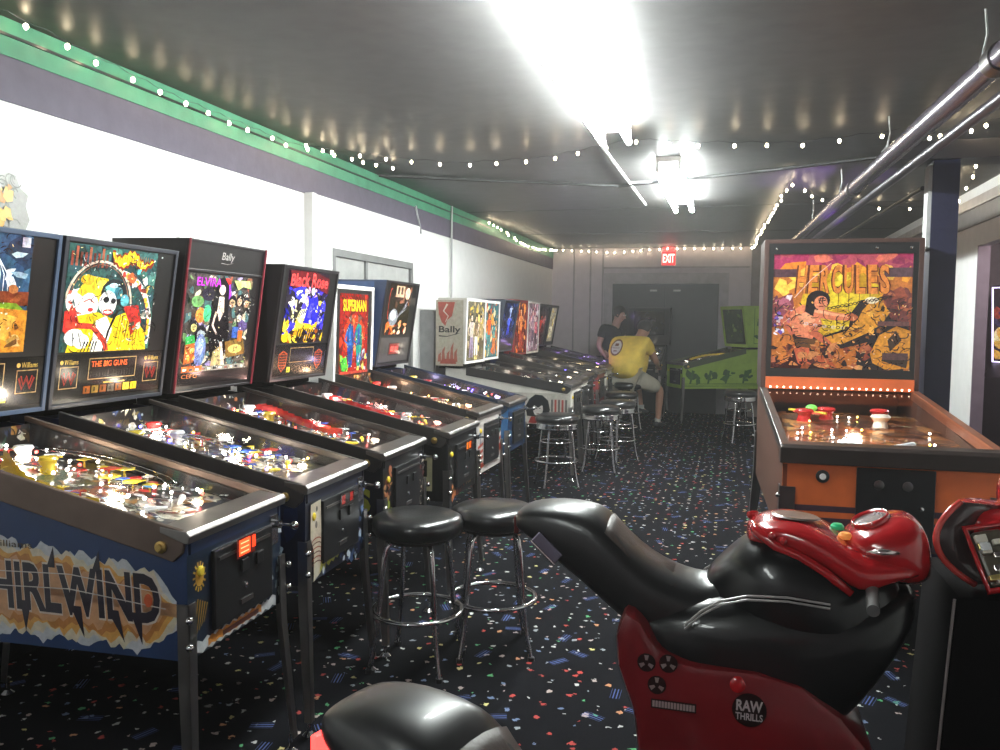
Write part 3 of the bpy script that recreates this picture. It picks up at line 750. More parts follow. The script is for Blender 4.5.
# 1 --- blue machine nearest the camera
blue1 = mat('deep_blue_cabinet', (.010, .030, .095), .42, coat=.2)
bronze = mat('bronze_brown_rail', (.17, .125, .105), .42, .75)
m1, g1 = pinball('pinball_machine', (-1.488, 2.273, 0), .026, 'blue pinball machine nearest the viewer with dark lettering on an orange and white cloud', blue1, rail=bronze, trim=mat('slate_blue_trim', (.055, .085, .15), .45), headside=mat('navy_head', (.02, .025, .045), .4),
    seed=11, w=.535, pal=['2c3038', '5a4632', 'a4763a', 'c8c4b8', '34503e', '6a2c22', '26304e', 'e0d8c4'], lamps=[lamp_w] * 16 + [lamp_y] * 3 + [lamp_r] * 3, gs=7.5, dense=2.2)
dark_surround(m1, g1)
a = pane(g1, .02, .235, .55, .66); R = random.Random(2); a.clip = (0, 1, 0, 1)
a.rect(0, 0, 1, 1, '31506e'); a.blobs(26, (0, .55, 1, 1), ['3f6482', '27425e', '5a7c96', '23364c'], (.05, .16), R)
a.blobs(10, (.45, .52, .95, .85), ['8fa8b8', 'b8ccd6', 'dfeaf0'], (.03, .08), R)
for k in range(6): a.stroke([(.72, .80), (.66 + k * .03, .66), (.62 + k * .04, .50)], .012, 'e8f2f6', .004)
a.rect(0, .40, 1, .52, '7a3a22'); a.blobs(20, (0, .38, 1, .54), ['94502a', '5c2c1a', 'a8683a'], (.03, .08), R)
a.poly([(0, .30), (.45, .44), (.9, .42), (1, .34), (1, .20), (0, .12)], '6f9426'); a.poly([(.1, .28), (.5, .40), (.85, .38), (.6, .26)], '9cba3a')
a.poly([(.5, .16), (.72, .38), (1, .36), (1, 0), (.75, .0)], 'c8802a'); a.poly([(.60, .18), (.78, .34), (.92, .30), (.84, .10)], 'e0a444')
a.blobs(30, (0, 0, 1, .22), ['6a4420', '94602c', '3c2a1c', 'b88a44', 'd8b070'], (.03, .07), R)
a.ell(.62, .22, .07, .16, c='4c5a58', rot=.5); a.arc(.3, .12, .12, .12, 0, 6.28, .02, '2a1c14', 16)
a.ell(.30, .86, .17, .15, c='e8642a'); a.ell(.30, .86, .10, .09, c='31506e'); a.ell(.30, .86, .05, .04, c='f0e0c8')
a.rect(.90, .90, .97, .985, 'b8b8c0')
a.ink(110, R, sc=.8); a.build('backglass', art_mat('backlit_soft', es=.62, rough=.2, coat=.6), m1)
willy_panel(m1, g1, None, 1)
# side art
a = Art((-1.2, -.2675 - .0008, .56), (1, 0, 0), (0, 0, 1)); R = random.Random(9)
def cloud(grow, c, seed=3):
    Q = random.Random(seed); top = []; bot = []
    for k in range(56):
        t = k / 55; x = .34 + t * .825
        yt = .318 - .075 * t + .012 * math.sin(k * .7 + seed) + .008 * math.sin(k * 1.9); yb = .045 - .01 * t + .012 * math.sin(k * .6 + seed) + .008 * math.sin(k * 2.3)
        e = min(1, (1 - t) * 7 + .25, t * 7 + .25); mid = (yt + yb) / 2
        top.append((x, mid + (yt - mid) * e + grow + Q.uniform(-.007, .007))); bot.append((x, mid - (mid - yb) * e - grow - Q.uniform(-.007, .007)))
    a.poly(top + bot[::-1], c)
cloud(.014, 'b9bcc2'); cloud(.003, 'ccc0a8', 5); cloud(-.014, 'd09a50', 6); cloud(-.028, 'b0743a', 7); cloud(-.045, 'c0906a', 8)
a.k += 2
a.text('WHIRLWIND', .375, .094, .745, .160, 'c9bcb0', bold=.05, shear=-.06)
a.text('WHIRLWIND', .380, .100, .735, .148, '231d2a', bold=.035, shear=-.06)
for x0, dx in ((.62, -.01), (.80, .02), (.93, .03), (1.01, .01)):
    a.poly([(x0, .13), (x0 + .04, .13), (x0 + dx + .03, .035)], '231d2a')
for x0 in (.52, .72, .88): a.poly([(x0, .24), (x0 + .03, .24), (x0 + .025, .305)], '231d2a')
for k in range(2): a.stroke([(.42, .165 + k * .045), (.80, .180 + k * .045), (1.13, .150 + k * .045)], .003, 'c8c2ba')
a.ell(1.072, .17, .014, .020, c='c85a34')
a.text('Williams', .50, .292, .17, .020, '4c3c24')
a.build('side_artwork', printm, m1)
a = Art((.0008, -.2675, .56), (0, 1, 0), (0, 0, 1)); a.fr = (0, 0, .955, 1); R = random.Random(5)
a.rect(0, 0, .56, .31, '0b2036')
for k in range(14):
    t = 2 * PI * k / 14; a.stroke([(.06 + .022 * math.cos(t), .235 + .032 * math.sin(t)), (.06 + .034 * math.cos(t), .235 + .045 * math.sin(t))], .006, 'caa040')
a.ell(.06, .235, .022, .03, c='c8983a')
for k in range(5): a.stroke([(.05 + k * .012, .17 - k * .006), (.03 + k * .012, .06 + k * .008)], .006, 'b08a3c', .002)
Q = random.Random(4); a.poly([(.02 + k * .025, .035 + .012 * (k % 2) + (.0 if k < 11 else 0)) for k in range(21)] + [(.52 - k * .025, .005 + .010 * (k % 2) - .004) for k in range(21)], 'c9ccd0')
a.poly([(.10 + k * .02, .034 + .008 * (k % 2)) for k in range(17)] + [(.42 - k * .02, .010 + .006 * (k % 2)) for k in range(17)], 'd08838'); a.poly([(.18, .014), (.40, .014), (.40, .03), (.18, .03)], '5a2c1c')
a.blobs(26, (.44, .05, .56, .30), ['8d9aa2', '5c6c76', '23323e', 'b9c4ca'], (.008, .025), R)
a.build('front_artwork', printm, m1)
p = Art((.0225, -.03, .80), (0, 1, 0), (0, 0, 1)); p.fr = (0, 0, 1.35, 1.35); p.rect(-.01, .0, .07, .045, '3a0a05'); p.rect(.0, .004, .048, .041, 'ff4a20'); p.rect(.056, .012, .072, .040, 'ff3818')
for k in range(3): p.rect(.006, .009 + k * .011, .042, .012 + k * .011, 'ffa070')
p.build('price_display', art_mat('display_glow', es=2.2, grain=(10, 0, 0)), m1)

# 2 --- clown picture machine
navy2 = mat('navy_cabinet', (.010, .016, .050), .38, coat=.2)
greyrail = mat('grey_brown_rail', (.11, .10, .095), .4, .7)
m2, g2 = pinball('pinball_machine', (-1.503, 2.99, 0), .035, 'pinball machine with a yellow and white clown backglass and orange worded score display', navy2, rail=greyrail, trim=mat('blue_grey_trim', (.022, .024, .035), .45), headside=mat('black_head', (.018, .016, .018), .4),
    seed=22, w=.55, pal=['2a2620', '7a6a3a', 'c8b060', 'd8d0b8', '40604a', '7a3a30', '3a4a7a', 'f0ead8'], lamps=[lamp_w] * 15 + [lamp_y] * 4 + [lamp_b] * 2 + [lamp_r] * 2, gs=9.5, dense=2.2)
dark_surround(m2, g2)
a = pane(g2, .012, .225, .545, .655); R = random.Random(21); a.clip = (0, 1, 0, 1)
a.rect(0, 0, 1, 1, '274a48'); a.blobs(50, (0, 0, 1, 1), ['1d3a3c', '35605a', '2c4a50', '47766c', '18302e'], (.04, .12), R)
for k in range(9): a.rect(.02 + k * .045, .80, .045 + k * .045, .93 + .05 * (k % 3 == 1), ['7a3426', '94503a', '5c2a20'][k % 3])
a.arc(.36, .42, .36, .44, .1, 3.0, .022, 'c9b8a4', 22); a.arc(.36, .42, .33, .41, .3, 2.9, .008, '8a5a44', 22)
a.arc(.55, .22, .42, .55, -.3, 1.5, .05, 'e6e0d8', 22); a.arc(.55, .22, .40, .53, -.2, 1.4, .02, '9a3a2a', 22)
for k in range(16): 
    t = -.2 + k * .11; a.ell(.55 + .41 * math.cos(t), .22 + .54 * math.sin(t), .018, .03, c=R.choice(['c0392b', 'f4f0e8', 'e8c63a', '3d8a8a', '20303a']))
Q = [( .44 + k * .028, .98 - .045 * math.sin(k * .55) - .004 * k + (.03 if k % 2 else 0)) for k in range(19)]
a.poly(Q + [(.94 - k * .028, .84 + .03 * math.cos(k * .7) - (.03 if k % 2 else 0)) for k in range(18)], '7a2a14')
a.poly([(x, y - .022) for x, y in Q] + [(.92 - k * .026, .862 + .03 * math.cos(k * .7) - (.02 if k % 2 else 0)) for k in range(18)], 'f2c21e')
for k in range(16): a.stroke([(.47 + k * .028, .87 + .02 * math.sin(k)), (.475 + k * .028, .945)], .008, 'b0661a', .003)
a.blobs(8, (.62, .60, .98, .80), ['d86a3a', 'e8e4dc', 'd8b03a', '58b0b0', '8a3a30'], (.02, .05), R)
# clown faces
a.ell(.16, .47, .16, .13, c='f0ece4'); a.ell(.12, .42, .10, .09, c='f8e8e0'); a.blobs(10, (.02, .36, .22, .56), ['f4d8d0', 'e8e8e8', 'c85a4a', '406a6a'], (.02, .04), R)
a.poly([(.10, .56), (.22, .72), (.42, .70), (.46, .58), (.34, .48), (.20, .50)], 'e6c52a'); a.ell(.20, .68, .07, .05, c='c8a020'); a.ell(.36, .64, .06, .05, c='f4dc58')
a.ell(.24, .44, .10, .12, c='f6ece6'); a.stroke([(.18, .47), (.24, .50), (.30, .46)], .012, 'a0403a'); a.ell(.26, .40, .03, .02, c='c03030')
a.ell(.50, .57, .145, .135, c='101c20'); a.ell(.47, .60, .08, .05, c='6fb4c0'); a.ell(.55, .57, .05, .06, c='2c6c7a'); a.ell(.49, .64, .05, .025, c='c8e8ee')
a.ell(.44, .47, .10, .12, c='eef0ee'); a.ell(.42, .50, .035, .03, c='101014'); a.ell(.50, .49, .03, .028, c='101014'); a.ell(.45, .38, .06, .03, c='b03030'); a.ell(.45, .38, .045, .012, c='f8f8f8')
a.ell(.63, .50, .05, .06, c='5aa8b0')
a.poly([(.05, .0), (.12, .34), (.34, .38), (.50, .32), (.70, .40), (.92, .18), (.95, 0)], 'e4c020')
a.poly([(.30, .0), (.33, .30), (.44, .34), (.52, .22), (.46, 0)], 'f6f2ea'); a.stroke([(.56, .40), (.48, .20), (.44, .0)], .03, '181410', .02)
a.poly([(.62, .44), (.80, .46), (.86, .28), (.74, .14), (.70, .30)], 'b02c24'); a.poly([(.0, .38), (.10, .42), (.16, .26), (.04, .16), (0, .2)], 'b83028')
a.stroke([(.02, .26), (.30, .24), (.44, .10), (.48, 0)], .06, 'b83c2c', .05); a.ell(.12, .14, .10, .08, c='f4f4f2'); a.ell(.20, .10, .08, .07, c='fdfdfb')
a.stroke([(.16, .18), (.20, .05)], .01, '282420'); a.stroke([(.10, .18), (.12, .05)], .01, '282420')
for k in range(5): a.stroke([(.24 + k * .03, .10), (.20 + k * .035, 0)], .018, '181818', .01)
for k in range(9): a.stroke([(.60 + k * .03, .36 - .02 * k), (.56 + k * .035, .05)], .012, ['8a7010', '302808'][k % 2], .004)
a.blobs(14, (.72, .10, .98, .42), ['f0ece4', 'c8c0b0', '8a8478', '503c30'], (.015, .04), R)
a.ink(330, R, sc=.75); a.build('backglass', lit, m2); willy_panel(m2, g2, 'THE BIG GUNS', 2)
a = Art((.0008, -.275, .56), (0, 1, 0), (0, 0, 1)); a.fr = (0, 0, .98, 1); R = random.Random(6)
a.rect(0, 0, .56, .31, '080d20'); a.blobs(50, (.36, .0, .56, .30), ['16284e', '2c4470', 'a8b8d0', '0a1230', '5a7098'], (.008, .022), R)
a.poly([(.035, .30), (.12, .305), (.125, .18), (.115, .02), (.055, .0), (.06, .12), (.03, .17)], 'cfc3ae'); a.ell(.085, .275, .008, .011, c='302c28'); a.ell(.08, .215, .010, .014, c='6a6258')
for k in range(6): a.arc(.08, .15 - k * .018, .04, .014, .2, 2.9, .005, ['a05038', '6a4030'][k % 2])
a.poly([(.11 + k * .02, .02 + .012 * (k % 2) + k * .002) for k in range(16)] + [(.41 - k * .02, .055 + .014 * (k % 3) - k * .001) for k in range(16)], 'a8a83c')
a.blobs(20, (0, 0, .5, .05), ['1c3060', '0a1230', 'c8d0d8'], (.006, .02), R)
a.build('front_artwork', printm, m2)
p = Art((.0225, .0, .80), (0, 1, 0), (0, 0, 1)); p.rect(-.01, .0, .12, .05, '1c0604'); p.rect(.0, .01, .032, .045, 'a81c10'); p.rect(.078, .01, .11, .045, 'a01810'); p.build('price_display', litdim, m2)
a = Art((-1.0, -.275 - .0008, .58), (1, 0, 0), (0, 0, 1)); a.blobs(40, (0, 0, .98, .28), ['101c3c', '1a2c5a', '0c1430'], (.02, .07), R); a.build('side_artwork', printm, m2)

# 3 --- red trimmed head, party picture
blk = mat('black_cabinet', (.012, .012, .014), .38, coat=.2)
m3, g3 = pinball('pinball_machine', (-1.521, 3.753, 0), .026, 'pinball machine with red edged black head and a crowded party picture titled in magenta', blk, rail=blackrail, trim=mat('dark_trim', (.02, .017, .02), .35), headside=mat('black_head2', (.015, .013, .015), .4),
    zt=1.93, border=.012, hd=.33, seed=32, pal=['241c1a', '6a3a2a', 'a8683a', 'c8b8a0', '34463a', '5a2a3a', '303a5a', 'e8d8c0'], lamps=[lamp_w] * 12 + [lamp_r] * 5 + [lamp_y] * 2, gs=6, dense=2.0, header=.14)
dark_surround(m3, g3, '141012')
ed = MB()
n_ = Vector(g3['v'])
for y in (-.345, .345):
    c0 = Vector((-XB + .016, y, ZB)); c1 = c0 + n_ * (g3['H'])
    MB().tube([c0, c1], .0065, 6).build('red_edge_moulding', mat('dull_red_moulding', (.22, .022, .035), .4), m3)
a = pane(g3, .0, .60, g3['W'], .745); a.rect(0, 0, 1, 1, '1d1a1b'); a.rect(0, .0, 1, .05, '5a5452'); a.text('Bally', .42, .36, .16, .34, 'b8b4b0', shear=.03); a.stroke([(.42, .32), (.50, .30), (.58, .36)], .02, 'b8b4b0', .005); a.build('header_panel', printm, m3)
a = pane(g3, .025, .10, .585, .585); R = random.Random(31); a.clip = (0, 1, 0, 1)
a.rect(0, 0, 1, 1, '4a4440'); a.blobs(170, (0, 0, 1, 1), ['6a8a5a', '8a7a5a', '3a3a4a', '5a4a7a', 'c0b49a', '8a4a3a', '2a2a34', '9a8ab8', '4a6a6a', 'e0d8c8', '151418'], (.02, .07), R)
a.ell(.56, .93, .07, .05, c='d03028'); a.poly([(.5, .84), (.62, .92), (.66, .78), (.58, .72)], '9a3ad0'); a.poly([(.68, .96), (.94, .97), (.98, .88), (.84, .9), (.76, .86)], 'b8d87a')
a.ell(.30, .80, .10, .07, c='30283a'); a.ell(.14, .72, .09, .06, c='6a9a5a'); a.ell(.20, .58, .07, .08, c='e08a3a'); a.ell(.30, .60, .06, .09, c='4ac080')
# central figure in black with long dark hair
a.poly([(.42, .96), (.52, .98), (.60, .90), (.63, .62), (.68, .40), (.62, .12), (.40, .14), (.34, .44), (.38, .70), (.38, .88)], '100c10')
a.ell(.50, .85, .05, .055, c='e6cdb8'); a.poly([(.46, .78), (.54, .78), (.56, .62), (.50, .52), (.45, .62)], 'ead2bc'); a.stroke([(.44, .62), (.40, .48), (.48, .38)], .035, 'e6cdb8', .02); a.poly([(.54, .30), (.58, .30), (.66, .04), (.60, .03)], 'e6cdb8')
for x, y, r, s_ in ((.24, .38, .07, '98a0a8'), (.68, .72, .055, 'b09070'), (.80, .74, .05, 'c8a888'), (.92, .72, .05, 'a8886a'), (.82, .56, .05, 'd8c8b0'), (.12, .46, .05, 'c8b878')): face(a, x, y, r, s_, '1c1820', R)
a.ell(.24, .22, .09, .17, c='6a7ab0'); a.ell(.24, .26, .05, .10, c='9aa6d0')
a.poly([(.02, .36), (.14, .38), (.16, .30), (.02, .28)], '3aa050'); a.poly([(.02, .28), (.16, .30), (.17, .10), (.02, .08)], 'b0582a'); a.blobs(12, (.02, .10, .16, .28), ['e0a04a', '7a2c1a', 'f0c880'], (.015, .03), R)
a.poly([(.62, .30), (.92, .34), (.98, .16), (.66, .12)], '7a5a2a'); a.rect(.72, .34, .82, .46, '3a5aa0'); a.rect(.82, .30, .90, .42, 'c86a2a'); a.ell(.80, .22, .12, .05, c='c8a860')
a.poly([(.44, .20), (.56, .26), (.58, .02), (.42, .02)], 'b8a070'); a.rect(0, 0, 1, .05, '8a8478'); a.rect(0, .0, .3, .06, 'e0682a')
for k in range(11): a.rect(.02 + k * .09, .012, .07 + k * .09, .035, ['e8e0d0', '403c3c', 'd8d0c8', '8a5a4a'][k % 4])
a.ink(380, R, sc=.6, box=(0, 0, 1, .86)); a.text('ELVIRA', .03, .885, .37, .085, 'c03ac8', bold=.02, outline='3a1048'); a.build('backglass', lit, m3)
a = pane(g3, .02, .03, g3['W'] - .02, .095); a.rect(0, 0, 1, 1, '161315'); a.text('CEFG', .05, .55, .2, .3, 'd88040'); a.build('score_panel', litdim, m3)
a = Art((-1.2, -.28 - .0008, .56), (1, 0, 0), (0, 0, 1)); a.rect(0, 0, 1.19, .31, '101012'); a.text('S', 1.065, .10, .075, .115, 'b8b43a', bold=.05); a.build('side_artwork', printm, m3)
a = Art((.0008, -.28, .56), (0, 1, 0), (0, 0, 1)); R = random.Random(7); a.rect(0, 0, .56, .31, '0e0c0e')
a.blobs(24, (.02, .16, .10, .30), ['9a5a3a', '5c3424', 'c08a5a'], (.008, .022), R); a.blobs(24, (.02, .0, .10, .16), ['9aa83c', 'c0c860', '20240c'], (.008, .022), R); a.blobs(40, (.46, .0, .56, .30), ['8a8078', '3c3434', 'c8b8a8', '5a2a24'], (.006, .02), R)
a.build('front_artwork', printm, m3)
# head side of machine three: small red squares
a = Art((-1.36, -.3508, 1.2), (1, 0, 0), (0, 0, 1)); a.rect(0, 0, .28, .65, '181415')
for k in range(3):
    a.rect(.06, .12 + k * .12, .25, .20 + k * .12, '7a3a26'); a.rect(.07, .13 + k * .12, .24, .19 + k * .12, '120c0c')
for k in range(10): a.rect(.05, .01 + k * .012, .25, .014 + k * .012, '34302e')
a.build('head_side_artwork', printm, m3)

# 4 --- red script title, blue and yellow picture
m4, g4 = pinball('pinball_machine', (-1.475, 4.538, 0), .017, 'black pinball machine with red script title, blue and yellow picture and two shield emblems', blk, rail=blackrail, trim=mat('dark_trim'), headside=mat('black_head2'),
    seed=44, pal=['1c1414', '5a2420', '8a3a2a', 'a08a78', '2c2a3a', '6a1c1c', '3a2a2a', 'd0c0b0'], lamps=[lamp_r] * 9 + [lamp_w] * 6, gs=5, glow=(1, .6, .5), dense=1.8)
dark_surround(m4, g4)
a = pane(g4, .055, .225, .56, .655); R = random.Random(41); a.clip = (0, 1, 0, 1)
a.rect(0, 0, 1, 1, '1c1420'); a.blobs(60, (0, .1, 1, .75), ['1a1a7a', '2c2cc0', '3a34d8', '120c3c', '4a3ac8'], (.05, .12), R)
a.blobs(30, (0, 0, 1, .32), ['e8b81e', 'f4d840', 'c88a14', '8a4a10'], (.04, .11), R)
a.blobs(26, (.08, .30, .50, .72), ['f4f0e8', 'f0e8a0', 'e8e4f0'], (.03, .09), R); a.blobs(10, (.45, .5, .7, .75), ['f0e0f8', 'd8a0e0'], (.03, .06), R)
for k in range(9): a.stroke([(.12 + k * .05, .28 + .02 * k), (.18 + k * .05, .38 + .02 * k)], .022, '14101c', .008)
a.poly([(.45, .28), (.55, .62), (.72, .66), (.84, .48), (.74, .26)], '2320c8'); a.poly([(.52, .36), (.58, .56), (.66, .56), (.62, .34)], '4c48f0')
a.blobs(16, (.6, .3, .98, .6), ['a8a4e8', '2824a0', 'f0d860', 'e8e0f0'], (.02, .05), R)
for k in range(8): a.poly([(.30 + k * .055, .02), (.335 + k * .055, .02), (.38 + k * .055, .20), (.36 + k * .055, .20)], '281808')
a.poly([(.0, .99), (.10, .74), (.34, .80), (.52, .88), (.74, .76), (.98, .70), (.99, .92), (.6, 1.0)], '5c0f16')
a.text('Black Rose', .03, .78, .92, .16, 'f04a48', bold=.02, shear=.05, arch=.25)
a.ink(150, R, sc=.7, box=(0, 0, 1, .72)); a.build('backglass', lit, m4); willy_panel(m4, g4, None, 4, shields=True)
a = Art((-1.36, -.3508, 1.2), (1, 0, 0), (0, 0, 1)); a.rect(0, .0, .30, .65, '140f0f')
a.stroke([(.03, .60), (.27, .58), (.25, .40), (.20, .05), (.03, .05)], .018, '9a8a6a')
for k, (x, y) in enumerate(((.08, .50), (.14, .44), (.09, .36), (.16, .30), (.10, .22), (.15, .14), (.09, .09))): a.poly([(x, y), (x + .05, y + .04), (x + .03, y - .05), (x - .02, y - .03)], ['8a6a4a', '7a2c22', '6a5a3a'][k % 3])
a.build('head_side_artwork', printm, m4)
a = Art((-1.2, -.28 - .0008, .56), (1, 0, 0), (0, 0, 1)); a.rect(0, 0, 1.19, .31, '0c0b0b')
for x in (.62, .80, .96):
    a.rect(x, .05, x + .15, .25, '8a8468'); a.rect(x + .03, .13, x + .12, .22, '0c0b0b'); a.rect(x + .045, .05, x + .105, .09, '0c0b0b')
a.build('side_artwork', printm, m4)
a = Art((.0008, -.28, .56), (0, 1, 0), (0, 0, 1)); a.rect(0, 0, .56, .31, '0d0b0c')
a.stroke([(.06, .28), (.05, .2), (.09, .15), (.05, .10), (.04, .0)], .006, '8a8684'); a.stroke([(.52, .26), (.50, .18), (.54, .1), (.52, .0)], .006, '8a8684')
a.blobs(16, (.05, .0, .30, .06), ['a0442a', '6a2418', 'c87a4a'], (.008, .022), random.Random(3)); a.text('Ru', .34, .03, .10, .05, 'c0a070', shear=.01); a.build('front_artwork', printm, m4)
p = Art((.0225, .0, .80), (0, 1, 0), (0, 0, 1)); p.rect(-.01, .0, .12, .05, '3c0a04'); p.rect(.004, .008, .034, .046, 'ff8a2a'); p.rect(.05, .008, .09, .046, 'ff6a20'); p.build('price_display', lit, m4)

# 5 --- white framed machine
m5, g5 = pinball('pinball_machine', (-1.60, 5.53, 0), -.01, 'white framed pinball machine with yellow title on red picture and striped front', mat('white_cabinet', (.62, .60, .58), .45), rail=blackrail, trim=white, headside=mat('white_cabinet'),
    hw=.64, zt=1.80, zb=1.10, lean=.02, border=.03, seed=55, pal=['6a3a20', 'c86a2a', 'e0a050', 'd8c8a8', 'a04a20', 'e8b070', '8a5a3a'], lamps=[lamp_y] * 5 + [lamp_w] * 6, gs=7, glow=(1, .6, .35), dense=1.2, zbot=.52)
a = pane(g5, .0, .0, g5['W'], g5['H'] - .02); a.rect(0, 0, 1, 1, '1a1614'); a.build('backglass_surround', printm, m5)
a = pane(g5, .06, .06, g5['W'] - .06, g5['H'] - .06); R = random.Random(51); a.clip = (0, 1, 0, 1); a.k = 12
a.rect(0, 0, 1, 1, '8c1a12'); a.blobs(40, (0, .1, 1, 1), ['a02416', '6a120e', 'c03a1e', '7a1814'], (.05, .14), R)
for k in range(9): a.arc(.1 + k * .09, 1.05, .10, .12, 3.3, 4.5, .014, '4a0c0c')
a.text('SUPERMAN', .10, .78, .82, .15, 'f0b820', bold=.04, arch=.0, shear=-.1, outline='3a0c08')
a.ell(.50, .48, .38, .26, c='b83818'); a.blobs(14, (.2, .3, .85, .65), ['d86a3a', 'e08a50', 'a82a18'], (.03, .07), R)
# two generic figures in blue
for x, c1, c2 in ((.36, '1c3a7a', '2a60a0'), (.66, '1c7a6a', '2a4a8a')):
    a.poly([(x - .11, .34), (x - .13, .56), (x - .03, .64), (x + .09, .60), (x + .12, .36), (x + .05, .08), (x - .06, .08)], c1); a.poly([(x - .05, .36), (x - .06, .56), (x + .02, .60), (x + .04, .36)], c2); a.ell(x, .69, .05, .05, c='6a4a3a'); a.stroke([(x - .1, .55), (x - .2, .42), (x - .05, .36)], .05, c2, .03)
a.blobs(14, (.02, .04, .32, .2), ['3a9a3a', '7ac040', '1c5a2a'], (.03, .07), R); a.ell(.16, .13, .10, .08, c='4ab03a'); a.blobs(14, (.6, .04, .98, .26), ['3a5a9a', 'a0a0b0', '5c2a4a', 'd8d060'], (.03, .06), R)
a.rect(0, 0, 1, .035, 'a83a2a'); a.ink(110, R, sc=.8, box=(0, 0, 1, .75))
a.build('backglass', lit, m5)
a = Art((.0008, -.28, .52), (0, 1, 0), (0, 0, 1)); a.rect(0, 0, .56, .37, 'cfc8c4')
for k in range(4): a.poly([(0, .035 + k * .045), (.12, .055 + k * .045), (.12, .075 + k * .045), (0, .055 + k * .045)], 'b0402c'); a.poly([(.44, .10 + k * .05), (.56, .13 + k * .05), (.56, .155 + k * .05), (.44, .12 + k * .05)], 'b0402c')
a.poly([(0, .02), (.56, .10), (.56, .13), (0, .045)], 'b0402c'); a.stroke([(.02, .25), (.07, .30), (.05, .2), (.1, .22)], .03, '2a4a6a', .01); a.poly([(.46, .20), (.56, .24), (.54, .35), (.47, .34)], '3a6a6a')
a.build('front_artwork', printm, m5)
a = Art((-1.29, -.2808, .52), (1, 0, 0), (0, 0, 1)); a.poly([(.0, .2), (1.25, .12), (1.25, .17), (0, .26)], 'b0402c'); a.poly([(.0, .1), (1.25, .05), (1.25, .08), (0, .14)], '2a4a7a'); a.build('side_artwork', printm, m5)

# 6 --- blue modern machine
blue6 = mat('bright_blue_cabinet', (.02, .09, .22), .35, coat=.3)
m6, g6 = pinball('pinball_machine', (-1.594, 6.27, 0), .008, 'blue pinball machine with chrome ball picture and small red lit display', blue6, rail=mat('blue_black_rail', (.02, .03, .05), .35, .4), trim=mat('dark_trim'), headside=mat('dark_blue_head', (.015, .03, .08), .35),
    hd=.34, seed=66, pal=['1c1c2c', '3a2a5a', '6a5a8a', 'a8a4b8', '2a3a6a', '5a2a4a'], lamps=[lamp_v] * 4 + [lamp_b] * 3 + [lamp_r] * 8 + [lamp_w] * 5, gs=4.5, glow=(.7, .6, 1), dense=1.0)
dark_surround(m6, g6, '121012')
a = pane(g6, .07, .25, .53, .66); R = random.Random(61); a.clip = (0, 1, 0, 1)
a.rect(0, 0, 1, 1, '1c1210'); a.blobs(26, (.3, .55, 1, 1), ['5a3a30', '8a5a44', '3a2622'], (.05, .12), R); a.rect(.28, .74, .66, .96, 'c8a888'); a.rect(.34, .80, .42, .94, '4a3026'); a.rect(.5, .80, .58, .94, '6a4a3a'); a.ell(.82, .82, .12, .12, c='f0c8a8')
a.blobs(22, (0, 0, 1, .22), ['e06a2a', 'f0a060', 'ffd8b0', '8a2c14'], (.04, .09), R)
for k in range(4): a.stroke([(.35, .28), (.6 + k * .04, .42 + k * .03), (.85, .62 + k * .07 - .1)], .05, ['8a8c90', 'b8bcc0', 'd8dce0', '6a6c70'][k], .01)
a.ell(.28, .34, .20, .17, c='8c9094'); a.ell(.26, .38, .13, .10, c='d8dcdf'); a.ell(.24, .42, .06, .04, c='ffffff'); a.arc(.06, .6, .06, .3, 1.2, 4.5, .02, 'c04a3a')
a.build('backglass', lit, m6)
a = pane(g6, .03, .03, g6['W'] - .03, .225); a.rect(0, 0, 1, 1, '4c4846')
for x in (.13, .87):
    for k in range(5): a.arc(x, .5, .03 + k * .016, .1 + k * .06, 0, 6.28, .006, '2c2a2a', 18)
a.rect(.28, .25, .72, .78, '1c0604'); a.build('speaker_panel', printm, m6)
a = pane(g6, .22, .09, .42, .175); a.O = a.O + a.n * .001; a.rect(0, 0, 1, 1, '5a0806'); a.text('00 00', .14, .25, .72, .5, 'ff4a40', bold=.04); a.build('dot_display', art_mat('display_glow', es=2.2, grain=(10, 0, 0)), m6)
a = Art((-1.42, -.3508, 1.2), (1, 0, 0), (0, 0, 1)); a.rect(0, 0, .36, .65, '20406e'); a.poly([(.10, .62), (.22, .60), (.28, .36), (.20, .1), (.14, .1), (.18, .36)], '5a8ac0'); a.poly([(.0, .3), (.1, .5), (.05, .1), (0, 0)], '102848'); a.build('head_side_artwork', printm, m6)
a = Art((.0008, -.28, .56), (0, 1, 0), (0, 0, 1)); R = random.Random(8); a.rect(0, 0, .56, .31, '0c2c54'); a.blobs(40, (0, 0, .56, .31), ['123c6c', '1c5080', '0a1c38', '3a78a8'], (.01, .03), R); a.build('front_artwork', printm, m6)

# the far group along the left wall ----------------------------------------------------------
def simple_picture(g, root, x0, y0, x1, y1, pal, seed, title=None, tc='f0c040', n=90, m=None, figs=()):
    a = pane(g, x0, y0, x1, y1); R = random.Random(seed); a.clip = (0, 1, 0, 1)
    a.rect(0, 0, 1, 1, pal[0]); a.blobs(n, (0, 0, 1, 1), pal, (.03, .10), R)
    for (x, y, H, sk, tp, lg) in figs: figure(a, x, y, H, sk, tp, lg, '1a1410', R)
    if title: a.text(title, .1, .84, .8, .10, tc, bold=.03)
    a.build('backglass', m or lit, root)
creamhead = mat('cream_white_cabinet', (.58, .55, .50), .45)
kw = dict(w=.54, hw=.68, zt=1.78, zb=1.12, lean=.02, xb=1.08, border=.028, hd=.30, z1=1.09, zbot=.55)
m7, g7 = pinball('pinball_machine', (-1.47, 8.20, 0), 0, 'cream pinball machine with red flames and black script on the side of its head', creamhead, rail=blackrail, trim=white, headside=creamhead, seed=77,
    pal=['3a342c', '8a8478', 'd8d0c0', 'a07a50', '5a3a34'], lamps=[lamp_w] * 8, gs=4, dense=.7, **kw)
